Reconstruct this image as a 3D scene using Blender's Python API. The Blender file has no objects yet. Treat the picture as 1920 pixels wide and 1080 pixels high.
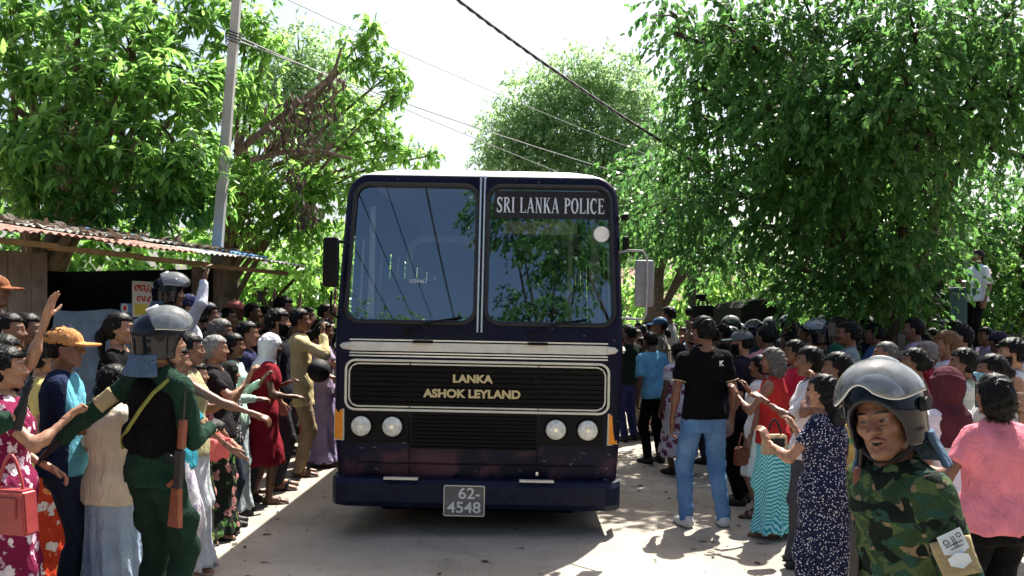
import bpy, bmesh, math, random
import numpy as np
from mathutils import Vector, Matrix
R = math.radians
SC = bpy.context.scene
COL = SC.collection
# ------------------------------------------------------------------ camera, sky, sun, exposure
HC, FP, CX, HY = 1.75, 1700.0, 960.0, 603.0       # camera height (m), focal length / centre / horizon of the 1920 px photo
cam_d = bpy.data.cameras.new('camera'); cam = bpy.data.objects.new('camera', cam_d); COL.objects.link(cam)
cam.location = (0, 0, HC); cam.rotation_euler = (R(90), 0, 0)
cam_d.sensor_width = 36; cam_d.lens = FP / 1920 * 36; cam_d.shift_y = (HY - 540) / 1920
cam_d.clip_start = 0.05; cam_d.clip_end = 1500
SC.camera = cam
SUN_EL, SUN_AZ = R(58), R(26)                      # azimuth from +Y towards +X
w = bpy.data.worlds.new('World'); SC.world = w; w.use_nodes = True
wn = w.node_tree.nodes; wl = w.node_tree.links
sky = wn.new('ShaderNodeTexSky'); sky.sky_type = 'NISHITA'; sky.sun_disc = False
sky.sun_elevation = SUN_EL; sky.sun_rotation = SUN_AZ; sky.dust_density = 4.5; sky.air_density = 1.0; sky.ozone_density = 1.0
bg = wn['Background']; bg.inputs['Strength'].default_value = 0.074
wl.new(sky.outputs[0], bg.inputs['Color'])
sun_d = bpy.data.lights.new('sun', 'SUN'); sun_d.energy = 5.0; sun_d.angle = R(0.53); sun_d.color = (1, .95, .86)
sun = bpy.data.objects.new('sun', sun_d); COL.objects.link(sun)
SDIR = Vector((math.sin(SUN_AZ)*math.cos(SUN_EL), math.cos(SUN_AZ)*math.cos(SUN_EL), math.sin(SUN_EL)))
sun.rotation_euler = SDIR.to_track_quat('Z', 'Y').to_euler(); sun.location = (6, 20, 30)
SC.view_settings.view_transform = 'Standard'; SC.view_settings.look = 'None'
SC.view_settings.exposure = 1.66; SC.view_settings.gamma = 1
SC.render.engine = 'CYCLES'
SC.cycles.max_bounces = 8; SC.cycles.transparent_max_bounces = 12; SC.cycles.diffuse_bounces = 3; SC.cycles.glossy_bounces = 3
SC.cycles.use_denoising = True
rng = np.random.default_rng(7); random.seed(7)

def at(px, py, d):
    return Vector(((px - CX) / FP * d, d, HC - (py - HY) / FP * d))

# ------------------------------------------------------------------ object helpers
def put(o, parent=None):
    COL.objects.link(o)
    if parent is not None: o.parent = parent
    return o
def empty(name, loc=(0, 0, 0), rz=0, label=None, cat=None, group=None):
    o = bpy.data.objects.new(name, None); o.empty_display_size = .1; COL.objects.link(o)
    o.location = loc; o.rotation_euler = (0, 0, rz)
    return tag(o, label, cat, group)
def tag(o, label=None, cat=None, group=None, kind=None):
    for k, v in (('label', label), ('category', cat), ('group', group), ('kind', kind)):
        if v: o[k] = v
    return o
def to_mesh(name, V, F, mats=(), mi=None, smooth=True):
    """V (n,3); F = array (m,4)/(m,3) or list of such arrays."""
    me = bpy.data.meshes.new(name)
    V = np.ascontiguousarray(V, dtype=np.float32)
    Fs = [np.asarray(f, dtype=np.int32) for f in (F if isinstance(F, list) else [F])]
    Fs = [f for f in Fs if len(f)]
    loops = np.concatenate([f.ravel() for f in Fs]) if Fs else np.zeros(0, np.int32)
    tot = np.concatenate([np.full(len(f), f.shape[1], np.int32) for f in Fs]) if Fs else np.zeros(0, np.int32)
    start = np.concatenate([[0], np.cumsum(tot)[:-1]]).astype(np.int32) if len(tot) else tot
    me.vertices.add(len(V)); me.vertices.foreach_set('co', V.ravel())
    me.loops.add(len(loops)); me.loops.foreach_set('vertex_index', loops)
    me.polygons.add(len(tot)); me.polygons.foreach_set('loop_start', start)
    try: me.polygons.foreach_set('loop_total', tot)
    except Exception: pass
    for m in (mats if isinstance(mats, (list, tuple)) else [mats]): me.materials.append(m)
    if mi is not None: me.polygons.foreach_set('material_index', np.ascontiguousarray(mi, np.int32))
    me.polygons.foreach_set('use_smooth', np.full(len(tot), smooth, bool))
    me.update(calc_edges=True); me.validate()
    return me
def mobj(name, V, F, mats, parent=None, mi=None, smooth=True):
    return put(bpy.data.objects.new(name, to_mesh(name, V, F, mats, mi, smooth)), parent)

class MB:
    """collects simple shapes into one mesh"""
    def __init__(s): s.bm = bmesh.new()
    def box(s, c, size, rot=None, bev=0):
        r = bmesh.ops.create_cube(s.bm, size=1)['verts']
        M = Matrix.Translation(Vector(c)) @ (rot.to_4x4() if rot is not None else Matrix()) @ Matrix.Diagonal((*size, 1))
        bmesh.ops.transform(s.bm, matrix=M, verts=r)
        if bev:
            es = list({e for v in r for e in v.link_edges})
            bmesh.ops.bevel(s.bm, geom=es, offset=bev, segments=2, affect='EDGES', profile=.5)
        return s
    def cyl(s, a, b, r1, r2=None, n=12, caps=True):
        a, b = Vector(a), Vector(b); d = b - a
        q = d.to_track_quat('Z', 'Y').to_matrix().to_4x4()
        g = bmesh.ops.create_cone(s.bm, cap_ends=caps, segments=n, radius1=r1, radius2=r1 if r2 is None else r2, depth=d.length)
        bmesh.ops.transform(s.bm, matrix=Matrix.Translation((a + b) / 2) @ q, verts=g['verts'])
        return s
    def tube(s, pts, r, n=8):
        pts = [Vector(p) for p in pts]; rs = r if isinstance(r, (list, tuple)) else [r] * len(pts)
        rings = []; up = Vector((0, 0, 1)); pn = None
        for i, p in enumerate(pts):
            t = (pts[min(i + 1, len(pts) - 1)] - pts[max(i - 1, 0)]).normalized()
            if pn is None:
                pn = t.cross(up)
                if pn.length < .05: pn = t.cross(Vector((1, 0, 0)))
            pn = (pn - t * pn.dot(t)).normalized(); bn = t.cross(pn)
            rings.append([s.bm.verts.new(p + (pn * math.cos(2 * math.pi * k / n) + bn * math.sin(2 * math.pi * k / n)) * rs[i]) for k in range(n)])
        for a, b in zip(rings, rings[1:]):
            for k in range(n): s.bm.faces.new((a[k], a[(k + 1) % n], b[(k + 1) % n], b[k]))
        s.bm.faces.new(rings[0][::-1]); s.bm.faces.new(rings[-1]); return s
    def prism(s, poly, y0, y1):
        """polygon in xz extruded along y"""
        a = [s.bm.verts.new((x, y0, z)) for x, z in poly]; b = [s.bm.verts.new((x, y1, z)) for x, z in poly]
        n = len(poly); s.bm.faces.new(a); s.bm.faces.new(b[::-1])
        for i in range(n): s.bm.faces.new((a[i], b[i], b[(i + 1) % n], a[(i + 1) % n]))
        return s
    def poly(s, pts): s.bm.faces.new([s.bm.verts.new(p) for p in pts]); return s
    def build(s, name, mats, parent=None, smooth=False, mat4=None):
        if mat4 is not None: bmesh.ops.transform(s.bm, matrix=mat4, verts=s.bm.verts[:])
        bmesh.ops.recalc_face_normals(s.bm, faces=s.bm.faces[:])
        me = bpy.data.meshes.new(name); s.bm.to_mesh(me); s.bm.free()
        for m in (mats if isinstance(mats, (list, tuple)) else [mats]): me.materials.append(m)
        if smooth:
            me.polygons.foreach_set('use_smooth', [True] * len(me.polygons))
            try: me.set_sharp_from_angle(angle=R(40))
            except Exception: pass
        return put(bpy.data.objects.new(name, me), parent)

# ------------------------------------------------------------------ materials
MC = {}
def nodes_of(name):
    m = bpy.data.materials.new(name); m.use_nodes = True
    return m, m.node_tree.nodes, m.node_tree.links, m.node_tree.nodes['Principled BSDF']
def N(ns, t, **kw):
    n = ns.new('ShaderNode' + t)
    for k, v in kw.items():
        if k in n.inputs: n.inputs[k].default_value = v
        else: setattr(n, k, v)
    return n
def c4(c): return (c[0], c[1], c[2], 1)
def ramp(ns, stops, interp='LINEAR'):
    n = ns.new('ShaderNodeValToRGB'); cr = n.color_ramp; cr.interpolation = interp
    while len(cr.elements) < len(stops): cr.elements.new(.5)
    for e, (p, c) in zip(cr.elements, stops): e.position = p; e.color = c4(c)
    return n
def mixc(ns, ls, fac, a, b, mode='MIX'):
    n = ns.new('ShaderNodeMix'); n.data_type = 'RGBA'; n.blend_type = mode
    for s, v in ((n.inputs[0], fac), (n.inputs[6], a), (n.inputs[7], b)):
        if hasattr(v, 'is_linked') or hasattr(v, 'links'): ls.new(v, s)
        elif isinstance(v, (int, float)): s.default_value = v
        else: s.default_value = c4(v)
    return n.outputs[2]
def add_bump(ns, ls, b, scale, strength, dist=.01, detail=4, coord=None):
    t = N(ns, 'TexNoise', Scale=scale, Detail=detail)
    if coord is not None: ls.new(coord, t.inputs['Vector'])
    bp = N(ns, 'Bump', Strength=strength, Distance=dist)
    ls.new(t.outputs[0], bp.inputs['Height']); ls.new(bp.outputs[0], b.inputs['Normal'])
def mat(name, col, rough=.6, spec=.35, var=.15, vscale=6, bump=.15, bscale=120, metal=0, bdist=.004):
    if name in MC: return MC[name]
    m, ns, ls, b = nodes_of(name)
    tc = N(ns, 'TexCoord')
    no = N(ns, 'TexNoise', Scale=vscale, Detail=5, Roughness=.6); ls.new(tc.outputs['Object'], no.inputs['Vector'])
    lo = [c * (1 - var) for c in col]; hi = [min(1, c * (1 + var)) for c in col]
    rp = ramp(ns, [(.3, lo), (.7, hi)]); ls.new(no.outputs[0], rp.inputs[0]); ls.new(rp.outputs[0], b.inputs['Base Color'])
    b.inputs['Roughness'].default_value = rough; b.inputs['Specular IOR Level'].default_value = spec; b.inputs['Metallic'].default_value = metal
    if bump: add_bump(ns, ls, b, bscale, bump, bdist, coord=tc.outputs['Object'])
    MC[name] = m; return m
def cloth(col, pat='plain', c2=(.8, .8, .8), c3=None, scale=1.0):
    key = ('cloth', tuple(col), pat, tuple(c2), c3, scale)
    if key in MC: return MC[key]
    m, ns, ls, b = nodes_of('cloth_' + pat)
    tc = N(ns, 'TexCoord'); O = tc.outputs['Object']
    no = N(ns, 'TexNoise', Scale=7, Detail=4); ls.new(O, no.inputs['Vector'])
    rp = ramp(ns, [(.3, [c * .82 for c in col]), (.7, [min(1, c * 1.12) for c in col])]); ls.new(no.outputs[0], rp.inputs[0])
    out = rp.outputs[0]
    if pat == 'dots':
        v = N(ns, 'TexVoronoi', Scale=64 * scale, Randomness=.8); ls.new(O, v.inputs['Vector'])
        r2 = ramp(ns, [(.25, (1, 1, 1)), (.31, (0, 0, 0))]); ls.new(v.outputs['Distance'], r2.inputs[0])
        out = mixc(ns, ls, r2.outputs[0], out, c2)
    elif pat == 'floral':
        n2 = N(ns, 'TexNoise', Scale=22 * scale, Detail=3); ls.new(O, n2.inputs['Vector'])
        wv = mixc(ns, ls, .08, O, n2.outputs[1])
        v = N(ns, 'TexVoronoi', Scale=13 * scale, Randomness=.9); ls.new(wv, v.inputs['Vector'])
        r2 = ramp(ns, [(.36, (1, 1, 1)), (.42, (0, 0, 0))]); ls.new(v.outputs['Distance'], r2.inputs[0])
        r3 = ramp(ns, [(0, c2), (.45, c2), (.46, c3 or c2), (1, c3 or c2)], 'CONSTANT'); ls.new(v.outputs['Color'], r3.inputs[0])
        out = mixc(ns, ls, r2.outputs[0], out, r3.outputs[0])
        r4 = ramp(ns, [(.07, (1, 1, 1)), (.12, (0, 0, 0))]); ls.new(v.outputs['Distance'], r4.inputs[0])
        out = mixc(ns, ls, r4.outputs[0], out, [c * .5 for c in col])
    elif pat in ('stripes', 'zigzag', 'vstripes'):
        sx = N(ns, 'SeparateXYZ'); ls.new(O, sx.inputs[0])
        a = N(ns, 'Math', operation='MULTIPLY'); a.inputs[1].default_value = {'stripes': 42, 'zigzag': 30, 'vstripes': 45}[pat] * scale
        ls.new(sx.outputs[0 if pat == 'vstripes' else 2], a.inputs[0]); val = a.outputs[0]
        if pat == 'zigzag':
            q = N(ns, 'Math', operation='ADD'); ls.new(sx.outputs[0], q.inputs[0]); ls.new(sx.outputs[1], q.inputs[1])
            p = N(ns, 'Math', operation='PINGPONG'); p.inputs[1].default_value = .06; ls.new(q.outputs[0], p.inputs[0])
            p2 = N(ns, 'Math', operation='MULTIPLY'); p2.inputs[1].default_value = 32; ls.new(p.outputs[0], p2.inputs[0])
            ad = N(ns, 'Math', operation='ADD'); ls.new(val, ad.inputs[0]); ls.new(p2.outputs[0], ad.inputs[1]); val = ad.outputs[0]
        fr = N(ns, 'Math', operation='FRACT'); ls.new(val, fr.inputs[0])
        r2 = ramp(ns, [(.42, (0, 0, 0)), (.5, (1, 1, 1)), (.92, (1, 1, 1)), (1, (0, 0, 0))]); ls.new(fr.outputs[0], r2.inputs[0])
        out = mixc(ns, ls, r2.outputs[0], out, c2)
    elif pat == 'camo':
        out = mixc(ns, ls, .85, out, (.020, .042, .022))
        for q, (sc_, th, cl) in enumerate(((7.0, .56, (.17, .13, .075)), (8.5, .54, (.06, .09, .036)), (6.0, .54, (.008, .013, .010)), (10, .60, (.02, .055, .04)))):
            mq = N(ns, 'Mapping'); mq.inputs['Location'].default_value = (3.1 * q + 1, 5.7 * q, 2.3 * q); mq.inputs['Scale'].default_value = (1, 1, 1.5); ls.new(O, mq.inputs[0])
            n2 = N(ns, 'TexNoise', Scale=sc_ * scale, Detail=1.6, Roughness=.5, Distortion=.5); ls.new(mq.outputs[0], n2.inputs['Vector'])
            r2 = ramp(ns, [(th, (0, 0, 0)), (th + .012, (1, 1, 1))]); ls.new(n2.outputs[0], r2.inputs[0]); out = mixc(ns, ls, r2.outputs[0], out, cl)
    elif pat == 'denim':
        n2 = N(ns, 'TexNoise', Scale=3.2, Detail=3); ls.new(O, n2.inputs['Vector'])
        r2 = ramp(ns, [(.38, (0, 0, 0)), (.72, (1, 1, 1))]); ls.new(n2.outputs[0], r2.inputs[0])
        out = mixc(ns, ls, r2.outputs[0], out, c2)
    elif pat == 'halves':     # one colour in front, another behind the side seam
        sx = N(ns, 'SeparateXYZ'); ls.new(O, sx.inputs[0])
        g = N(ns, 'Math', operation='GREATER_THAN'); g.inputs[1].default_value = .055; ls.new(sx.outputs[1], g.inputs[0])
        out = mixc(ns, ls, g.outputs[0], out, c2)
    ls.new(out, b.inputs['Base Color'])
    b.inputs['Roughness'].default_value = .88; b.inputs['Specular IOR Level'].default_value = .07
    mp = N(ns, 'Mapping'); mp.inputs['Rotation'].default_value = (.5, .4, .2); mp.inputs['Scale'].default_value = (1.3, 1, .6); ls.new(O, mp.inputs[0])
    n3 = N(ns, 'TexNoise', Scale=13, Detail=6, Roughness=.55, Distortion=1.2); ls.new(mp.outputs[0], n3.inputs['Vector'])
    n4 = N(ns, 'TexNoise', Scale=260, Detail=2); ls.new(O, n4.inputs['Vector'])
    b1 = N(ns, 'Bump', Strength=.85, Distance=.035); ls.new(n3.outputs[0], b1.inputs['Height'])
    b2 = N(ns, 'Bump', Strength=.25, Distance=.003); ls.new(n4.outputs[0], b2.inputs['Height']); ls.new(b1.outputs[0], b2.inputs['Normal']); ls.new(b2.outputs[0], b.inputs['Normal'])
    MC[key] = m; return m
def skin_mat(col):
    key = ('skin', tuple(col))
    if key in MC: return MC[key]
    m, ns, ls, b = nodes_of('skin')
    tc = N(ns, 'TexCoord'); no = N(ns, 'TexNoise', Scale=16, Detail=5); ls.new(tc.outputs['Object'], no.inputs['Vector'])
    rp = ramp(ns, [(.3, [c * .8 for c in col]), (.7, [c * 1.15 for c in col])]); ls.new(no.outputs[0], rp.inputs[0])
    ls.new(rp.outputs[0], b.inputs['Base Color'])
    n5 = N(ns, 'TexNoise', Scale=38, Detail=6, Roughness=.65); ls.new(tc.outputs['Object'], n5.inputs['Vector'])
    r5 = ramp(ns, [(.3, (.34, .34, .34)), (.7, (.62, .62, .62))]); ls.new(n5.outputs[0], r5.inputs[0]); ls.new(r5.outputs[0], b.inputs['Roughness']); b.inputs['Specular IOR Level'].default_value = .42
    r6 = ramp(ns, [(.32, (.80, .74, .72)), (.66, (1.12, 1.05, 1.0))]); ls.new(n5.outputs[0], r6.inputs[0]); ls.new(mixc(ns, ls, 1.0, rp.outputs[0], r6.outputs[0], 'MULTIPLY'), b.inputs['Base Color'])
    add_bump(ns, ls, b, 260, .3, .003, 4, tc.outputs['Object'])
    MC[key] = m; return m
def hair_mat(col=(.004, .0037, .0036), name='hair'):
    key = ('hair', tuple(col))
    if key in MC: return MC[key]
    m, ns, ls, b = nodes_of(name)
    tc = N(ns, 'TexCoord'); mp = N(ns, 'Mapping'); mp.inputs['Scale'].default_value = (1, .35, .22); ls.new(tc.outputs['Object'], mp.inputs[0])
    no = N(ns, 'TexNoise', Scale=190, Detail=4); ls.new(mp.outputs[0], no.inputs['Vector'])
    rp = ramp(ns, [(.35, [c * .55 for c in col]), (.68, [min(1, c * 1.7) for c in col])]); ls.new(no.outputs[0], rp.inputs[0])
    ls.new(rp.outputs[0], b.inputs['Base Color'])
    b.inputs['Roughness'].default_value = .45; b.inputs['Specular IOR Level'].default_value = .12
    bp = N(ns, 'Bump', Strength=.5, Distance=.006); ls.new(no.outputs[0], bp.inputs['Height']); ls.new(bp.outputs[0], b.inputs['Normal'])
    MC[key] = m; return m
def leaf_mat(name, c_lo, c_hi, trans=.45, rough=.4):
    if name in MC: return MC[name]
    m, ns, ls, b = nodes_of(name)
    g = N(ns, 'NewGeometry'); rp = ramp(ns, [(0, c_lo), (1, c_hi)]); ls.new(g.outputs['Random Per Island'], rp.inputs[0])
    ls.new(rp.outputs[0], b.inputs['Base Color']); b.inputs['Roughness'].default_value = rough; b.inputs['Specular IOR Level'].default_value = .28
    t = N(ns, 'BsdfTranslucent'); hs = N(ns, 'HueSaturation', Hue=.491, Saturation=.95, Value=2.7); ls.new(rp.outputs[0], hs.inputs['Color']); ls.new(hs.outputs[0], t.inputs[0])
    mx = N(ns, 'MixShader'); mx.inputs[0].default_value = trans
    ls.new(b.outputs[0], mx.inputs[1]); ls.new(t.outputs[0], mx.inputs[2]); ls.new(mx.outputs[0], ns['Material Output'].inputs[0])
    MC[name] = m; return m

# ------------------------------------------------------------------ signed distance shapes and a surface-nets mesher
f4 = np.float32
def cone(P, a, b, ra, rb):
    a = np.asarray(a, f4); b = np.asarray(b, f4); ba = b - a
    pa = P - a; t = np.clip(pa @ ba / max(float(ba @ ba), 1e-9), 0, 1)
    return np.sqrt(((pa - t[:, None] * ba) ** 2).sum(1)) - (ra + t * (rb - ra))
def ell(P, c, r):
    q = P - np.asarray(c, f4); r = np.asarray(r, f4)
    k0 = np.sqrt(((q / r) ** 2).sum(1)); k1 = np.sqrt(((q / (r * r)) ** 2).sum(1)) + 1e-6
    return k0 * (k0 - 1) / k1
def smin(a, b, k):
    h = np.maximum(k - np.abs(a - b), 0) / k
    return np.minimum(a, b) - h * h * k * .25
def smax(a, b, k): return -smin(-a, -b, k)
def loft(P, zs, As, Bs, cx=None, cy=None, p=2.0):
    z = P[:, 2]; a = np.interp(z, zs, As).astype(f4); b = np.interp(z, zs, Bs).astype(f4)
    x = P[:, 0] - (np.interp(z, zs, cx) if cx is not None else 0); y = P[:, 1] - (np.interp(z, zs, cy) if cy is not None else 0)
    if p == 2.0: d = (np.sqrt((x / a) ** 2 + (y / b) ** 2) - 1) * np.minimum(a, b)
    else: d = ((np.abs(x / a) ** p + np.abs(y / b) ** p) ** (1 / p) - 1) * np.minimum(a, b)
    return np.maximum(d, np.maximum(z - zs[-1], zs[0] - z)).astype(f4)
def wrinkle(P, seed, amp, fr=1.0):
    r = np.random.default_rng(seed); o = np.zeros(len(P), f4)
    for i in range(3):
        k1 = r.normal(size=3) * 30 * fr; k2 = r.normal(size=3) * 18 * fr; ph = r.uniform(0, 6.28, 2)
        o += np.sin(P @ k1.astype(f4) + 2.2 * np.sin(P @ k2.astype(f4) + ph[0]) + ph[1])
    return o * (amp / 3)
def folds(P, seed, amp):
    r = np.random.default_rng(seed); o = np.zeros(len(P), f4)
    for i, fr in enumerate((14, 24, 38)):
        k1 = r.normal(size=3); k1[2] *= .9; k1 *= fr / np.linalg.norm(k1); k2 = r.normal(size=3) * 9; ph = r.uniform(0, 6.28, 2)
        o += (np.abs(np.sin(P @ k1.astype(f4) + 1.3 * np.sin(P @ k2.astype(f4) + ph[0]) + ph[1])) - .6) * (1, .7, .5)[i]
    return o * amp * .6
def nets(fn, lo, hi, h, blk=4):
    lo = np.asarray(lo, float) - 2 * h; hi = np.asarray(hi, float) + 2 * h
    nb = np.maximum(np.ceil((hi - lo) / (h * blk)).astype(int), 1); n = nb * blk + 1
    c = [lo[i] + h * blk * (np.arange(nb[i]) + .5) for i in range(3)]
    Pc = np.stack(np.meshgrid(*c, indexing='ij'), -1).reshape(-1, 3).astype(f4)
    Dc = fn(Pc).reshape(nb); act = np.abs(Dc) < h * blk * 1.25 + .012
    D = np.repeat(np.repeat(np.repeat(np.where(Dc < 0, -1, 1).astype(f4), blk, 0), blk, 1), blk, 2)
    D = np.pad(D, ((0, 1),) * 3, mode='edge')
    m = np.zeros(n, bool)
    a = np.repeat(np.repeat(np.repeat(act, blk, 0), blk, 1), blk, 2)
    m[:-1, :-1, :-1] = a
    for ax in range(3):
        sl = [slice(None)] * 3; sr = [slice(None)] * 3; sl[ax] = slice(1, None); sr[ax] = slice(None, -1)
        m2 = m.copy(); m2[tuple(sl)] |= m[tuple(sr)]; m = m2
    I = np.argwhere(m); D[m] = fn((lo + I * h).astype(f4))
    s = D < 0
    def corner(A, i, j, k): return A[i:n[0] - 1 + i, j:n[1] - 1 + j, k:n[2] - 1 + k]
    cnt = sum(corner(s, i, j, k).astype(np.int8) for i in (0, 1) for j in (0, 1) for k in (0, 1))
    cell = (cnt > 0) & (cnt < 8); C = np.argwhere(cell)
    if not len(C): return np.zeros((0, 3), f4), np.zeros((0, 4), np.int32)
    idx = np.full(cell.shape, -1, np.int32); idx[cell] = np.arange(len(C))
    acc = np.zeros((len(C), 3)); num = np.zeros(len(C))
    for ax in range(3):
        e = np.eye(3, dtype=int)[ax]; o1, o2 = [np.eye(3, dtype=int)[k] for k in range(3) if k != ax]
        for u in (0, 1):
            for v in (0, 1):
                b0 = C + u * o1 + v * o2; b1 = b0 + e
                d0 = D[tuple(b0.T)]; d1 = D[tuple(b1.T)]; x = (d0 < 0) != (d1 < 0)
                t = np.where(x, d0 / np.where(x, d0 - d1, 1), 0)
                acc += np.where(x[:, None], b0 + t[:, None] * e, 0); num += x
    V = lo + acc / num[:, None] * h
    F = []
    for ax in range(3):
        o = [k for k in range(3) if k != ax]
        sl0 = [slice(1, -1)] * 3; sl0[ax] = slice(None, -1); sl1 = list(sl0); sl1[ax] = slice(1, None)
        s0 = s[tuple(sl0)]; s1 = s[tuple(sl1)]; x = np.argwhere(s0 != s1)
        if not len(x): continue
        inside = s0[tuple(x.T)]
        base = x.copy()
        for k in o: base[:, k] += 1
        e1 = np.eye(3, dtype=int)[o[0]]; e2 = np.eye(3, dtype=int)[o[1]]
        q = np.stack([idx[tuple((base - e1 - e2).T)], idx[tuple((base - e2).T)], idx[tuple(base.T)], idx[tuple((base - e1).T)]], 1)
        flip = inside if ax != 1 else ~inside
        q = np.where(flip[:, None], q, q[:, ::-1]); F.append(q)
    F = np.concatenate(F); F = F[(F >= 0).all(1)]
    return V.astype(f4), F.astype(np.int32)
def join(parts):
    """[(V,F,mi array)] -> one"""
    Vs, Fs, Ms = [], [], []; o = 0
    for V, F, M in parts:
        Vs.append(V); Fs.append(F + o); Ms.append(np.broadcast_to(M, len(F))); o += len(V)
    return np.concatenate(Vs), np.concatenate(Fs), np.concatenate(Ms)
# ================================================================== the setting
def ground_mat():
    m, ns, ls, b = nodes_of('earth'); tc = N(ns, 'TexCoord'); O = tc.outputs['Object']
    a = N(ns, 'TexNoise', Scale=.6, Detail=8); ls.new(O, a.inputs['Vector'])
    f = N(ns, 'TexNoise', Scale=30, Detail=6); ls.new(O, f.inputs['Vector'])
    r1 = ramp(ns, [(.35, (.16, .125, .085)), (.6, (.24, .20, .145)), (.72, (.10, .12, .045))]); ls.new(a.outputs[0], r1.inputs[0])
    out = mixc(ns, ls, .5, r1.outputs[0], f.outputs[0], 'OVERLAY'); ls.new(out, b.inputs['Base Color'])
    b.inputs['Roughness'].default_value = .95; add_bump(ns, ls, b, 60, .6, .02, 6, O); return m
def road_mat():
    m, ns, ls, b = nodes_of('worn_asphalt'); tc = N(ns, 'TexCoord'); O = tc.outputs['Object']
    a = N(ns, 'TexNoise', Scale=.9, Detail=9, Roughness=.65); ls.new(O, a.inputs['Vector'])
    r1 = ramp(ns, [(.3, (.235, .205, .168)), (.5, (.325, .290, .243)), (.7, (.40, .36, .305))]); ls.new(a.outputs[0], r1.inputs[0])
    sp = N(ns, 'TexNoise', Scale=160, Detail=3); ls.new(O, sp.inputs['Vector'])
    r2 = ramp(ns, [(.35, (.55, .55, .55)), (.6, (1, 1, 1))]); ls.new(sp.outputs[0], r2.inputs[0])
    out = mixc(ns, ls, .7, r1.outputs[0], r2.outputs[0], 'MULTIPLY')
    v = N(ns, 'TexVoronoi', Scale=.55, feature='DISTANCE_TO_EDGE'); 
    wn_ = N(ns, 'TexNoise', Scale=2.2, Detail=5); ls.new(O, wn_.inputs['Vector']); wv = mixc(ns, ls, .22, O, wn_.outputs[1]); ls.new(wv, v.inputs['Vector'])
    r3 = ramp(ns, [(.0, (1, 1, 1)), (.006, (0, 0, 0))]); ls.new(v.outputs['Distance'], r3.inputs[0])
    cm = N(ns, 'Math', operation='MULTIPLY'); cm.inputs[1].default_value = .22; ls.new(r3.outputs[0], cm.inputs[0])
    out = mixc(ns, ls, cm.outputs[0], out, (.07, .06, .055))
    st = N(ns, 'TexNoise', Scale=2.7, Detail=6, Distortion=.8); ls.new(O, st.inputs['Vector'])
    r4 = ramp(ns, [(.60, (0, 0, 0)), (.75, (.4, .4, .4))]); ls.new(st.outputs[0], r4.inputs[0])
    out = mixc(ns, ls, r4.outputs[0], out, (.11, .10, .09))
    ls.new(out, b.inputs['Base Color']); b.inputs['Roughness'].default_value = .9; b.inputs['Specular IOR Level'].default_value = .25
    add_bump(ns, ls, b, 130, .55, .006, 5, O); return m
def sheet(name, x0, x1, y0, y1, z, m, nx=8, ny=16, kind='structure', amp=0):
    xs = np.linspace(x0, x1, nx); ys = np.linspace(y0, y1, ny); X, Y = np.meshgrid(xs, ys, indexing='ij')
    Z = np.full_like(X, z) + amp * rng.normal(size=X.shape)
    i = np.arange(nx * ny).reshape(nx, ny)
    F = np.stack([i[:-1, :-1], i[1:, :-1], i[1:, 1:], i[:-1, 1:]], -1).reshape(-1, 4)
    return tag(mobj(name, np.stack([X, Y, Z], -1).reshape(-1, 3), F, m), kind=kind)
sheet('ground', -300, 300, -300, 500, -.006, ground_mat(), 2, 2)
sheet('road', -3.9, 4.4, -40, 70, 0, road_mat(), 2, 2)
M_grass = leaf_mat('grass_blade', (.07, .16, .02), (.16, .30, .045), .4, .6)
def grass(name, x0, x1, y0, y1, n, hgt, label):
    p = np.stack([rng.uniform(x0, x1, n), rng.uniform(y0, y1, n), np.zeros(n)], 1); a = rng.uniform(0, 6.28, n)
    s = np.stack([np.cos(a), np.sin(a), np.zeros(n)], 1) * .02; l = rng.normal(0, .06, (n, 3)); l[:, 2] = hgt * rng.uniform(.5, 1.2, n)
    V = np.stack([p - s, p + s, p + l], 1).reshape(-1, 3); F = np.arange(3 * n).reshape(-1, 3)
    tag(mobj(name, V, F, M_grass), label, 'grass', kind='stuff')
grass('grass', 4.6, 16, 21, 44, 26000, .35, 'bright sunlit green grass beyond the crowd under the trees')
grass('grass', -14, -4, 14, 30, 9000, .3, 'green grass growing behind the roadside shed')

# ------------------------------------------------------------------ trees
M_bark = mat('bark', (.13, .095, .065), .9, .2, .35, 9, .9, 30, bdist=.03)
M_barkd = mat('dark_bark', (.055, .042, .032), .9, .2, .35, 9, .9, 30, bdist=.03)
M_mango = leaf_mat('broad_leaf', (.038, .11, .02), (.14, .275, .052), .48, .28)
M_lime = leaf_mat('lime_leaf', (.05, .135, .024), (.17, .31, .058), .48, .36)
M_ficus = leaf_mat('dark_leaf', (.022, .078, .018), (.075, .175, .036), .42, .36)
M_feath = leaf_mat('hazed_feathery_leaf', (.10, .18, .075), (.20, .30, .13), .5, .6)  # distance haze is put into this pale leaf colour
M_dead = leaf_mat('dead_leaf', (.03, .022, .016), (.09, .068, .046), .12, .8)
LANCE = np.array([(0, 0, 0), (.3, .5, .05), (.3, -.5, .05), (.68, .4, .02), (.68, -.4, .02), (1, 0, -.12)], float)
def leaves_geo(C, A, Nn, L, W):
    """lanceolate leaves: centres C, axis A, normal Nn, lengths L, widths W -> V, [tris, quads]"""
    A = A / np.linalg.norm(A, axis=1, keepdims=True); S = np.cross(A, Nn); S /= np.linalg.norm(S, axis=1, keepdims=True) + 1e-9; U = np.cross(S, A)
    V = C[:, None] + LANCE[None, :, 0:1] * (A * L[:, None])[:, None] + LANCE[None, :, 1:2] * (S * W[:, None])[:, None] + LANCE[None, :, 2:3] * (U * L[:, None])[:, None]
    o = (np.arange(len(C)) * 6)[:, None]
    T = np.concatenate([o + [0, 2, 1], o + [3, 4, 5]]); Q = o + [1, 2, 4, 3]
    return V.reshape(-1, 3), [T, Q]
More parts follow.
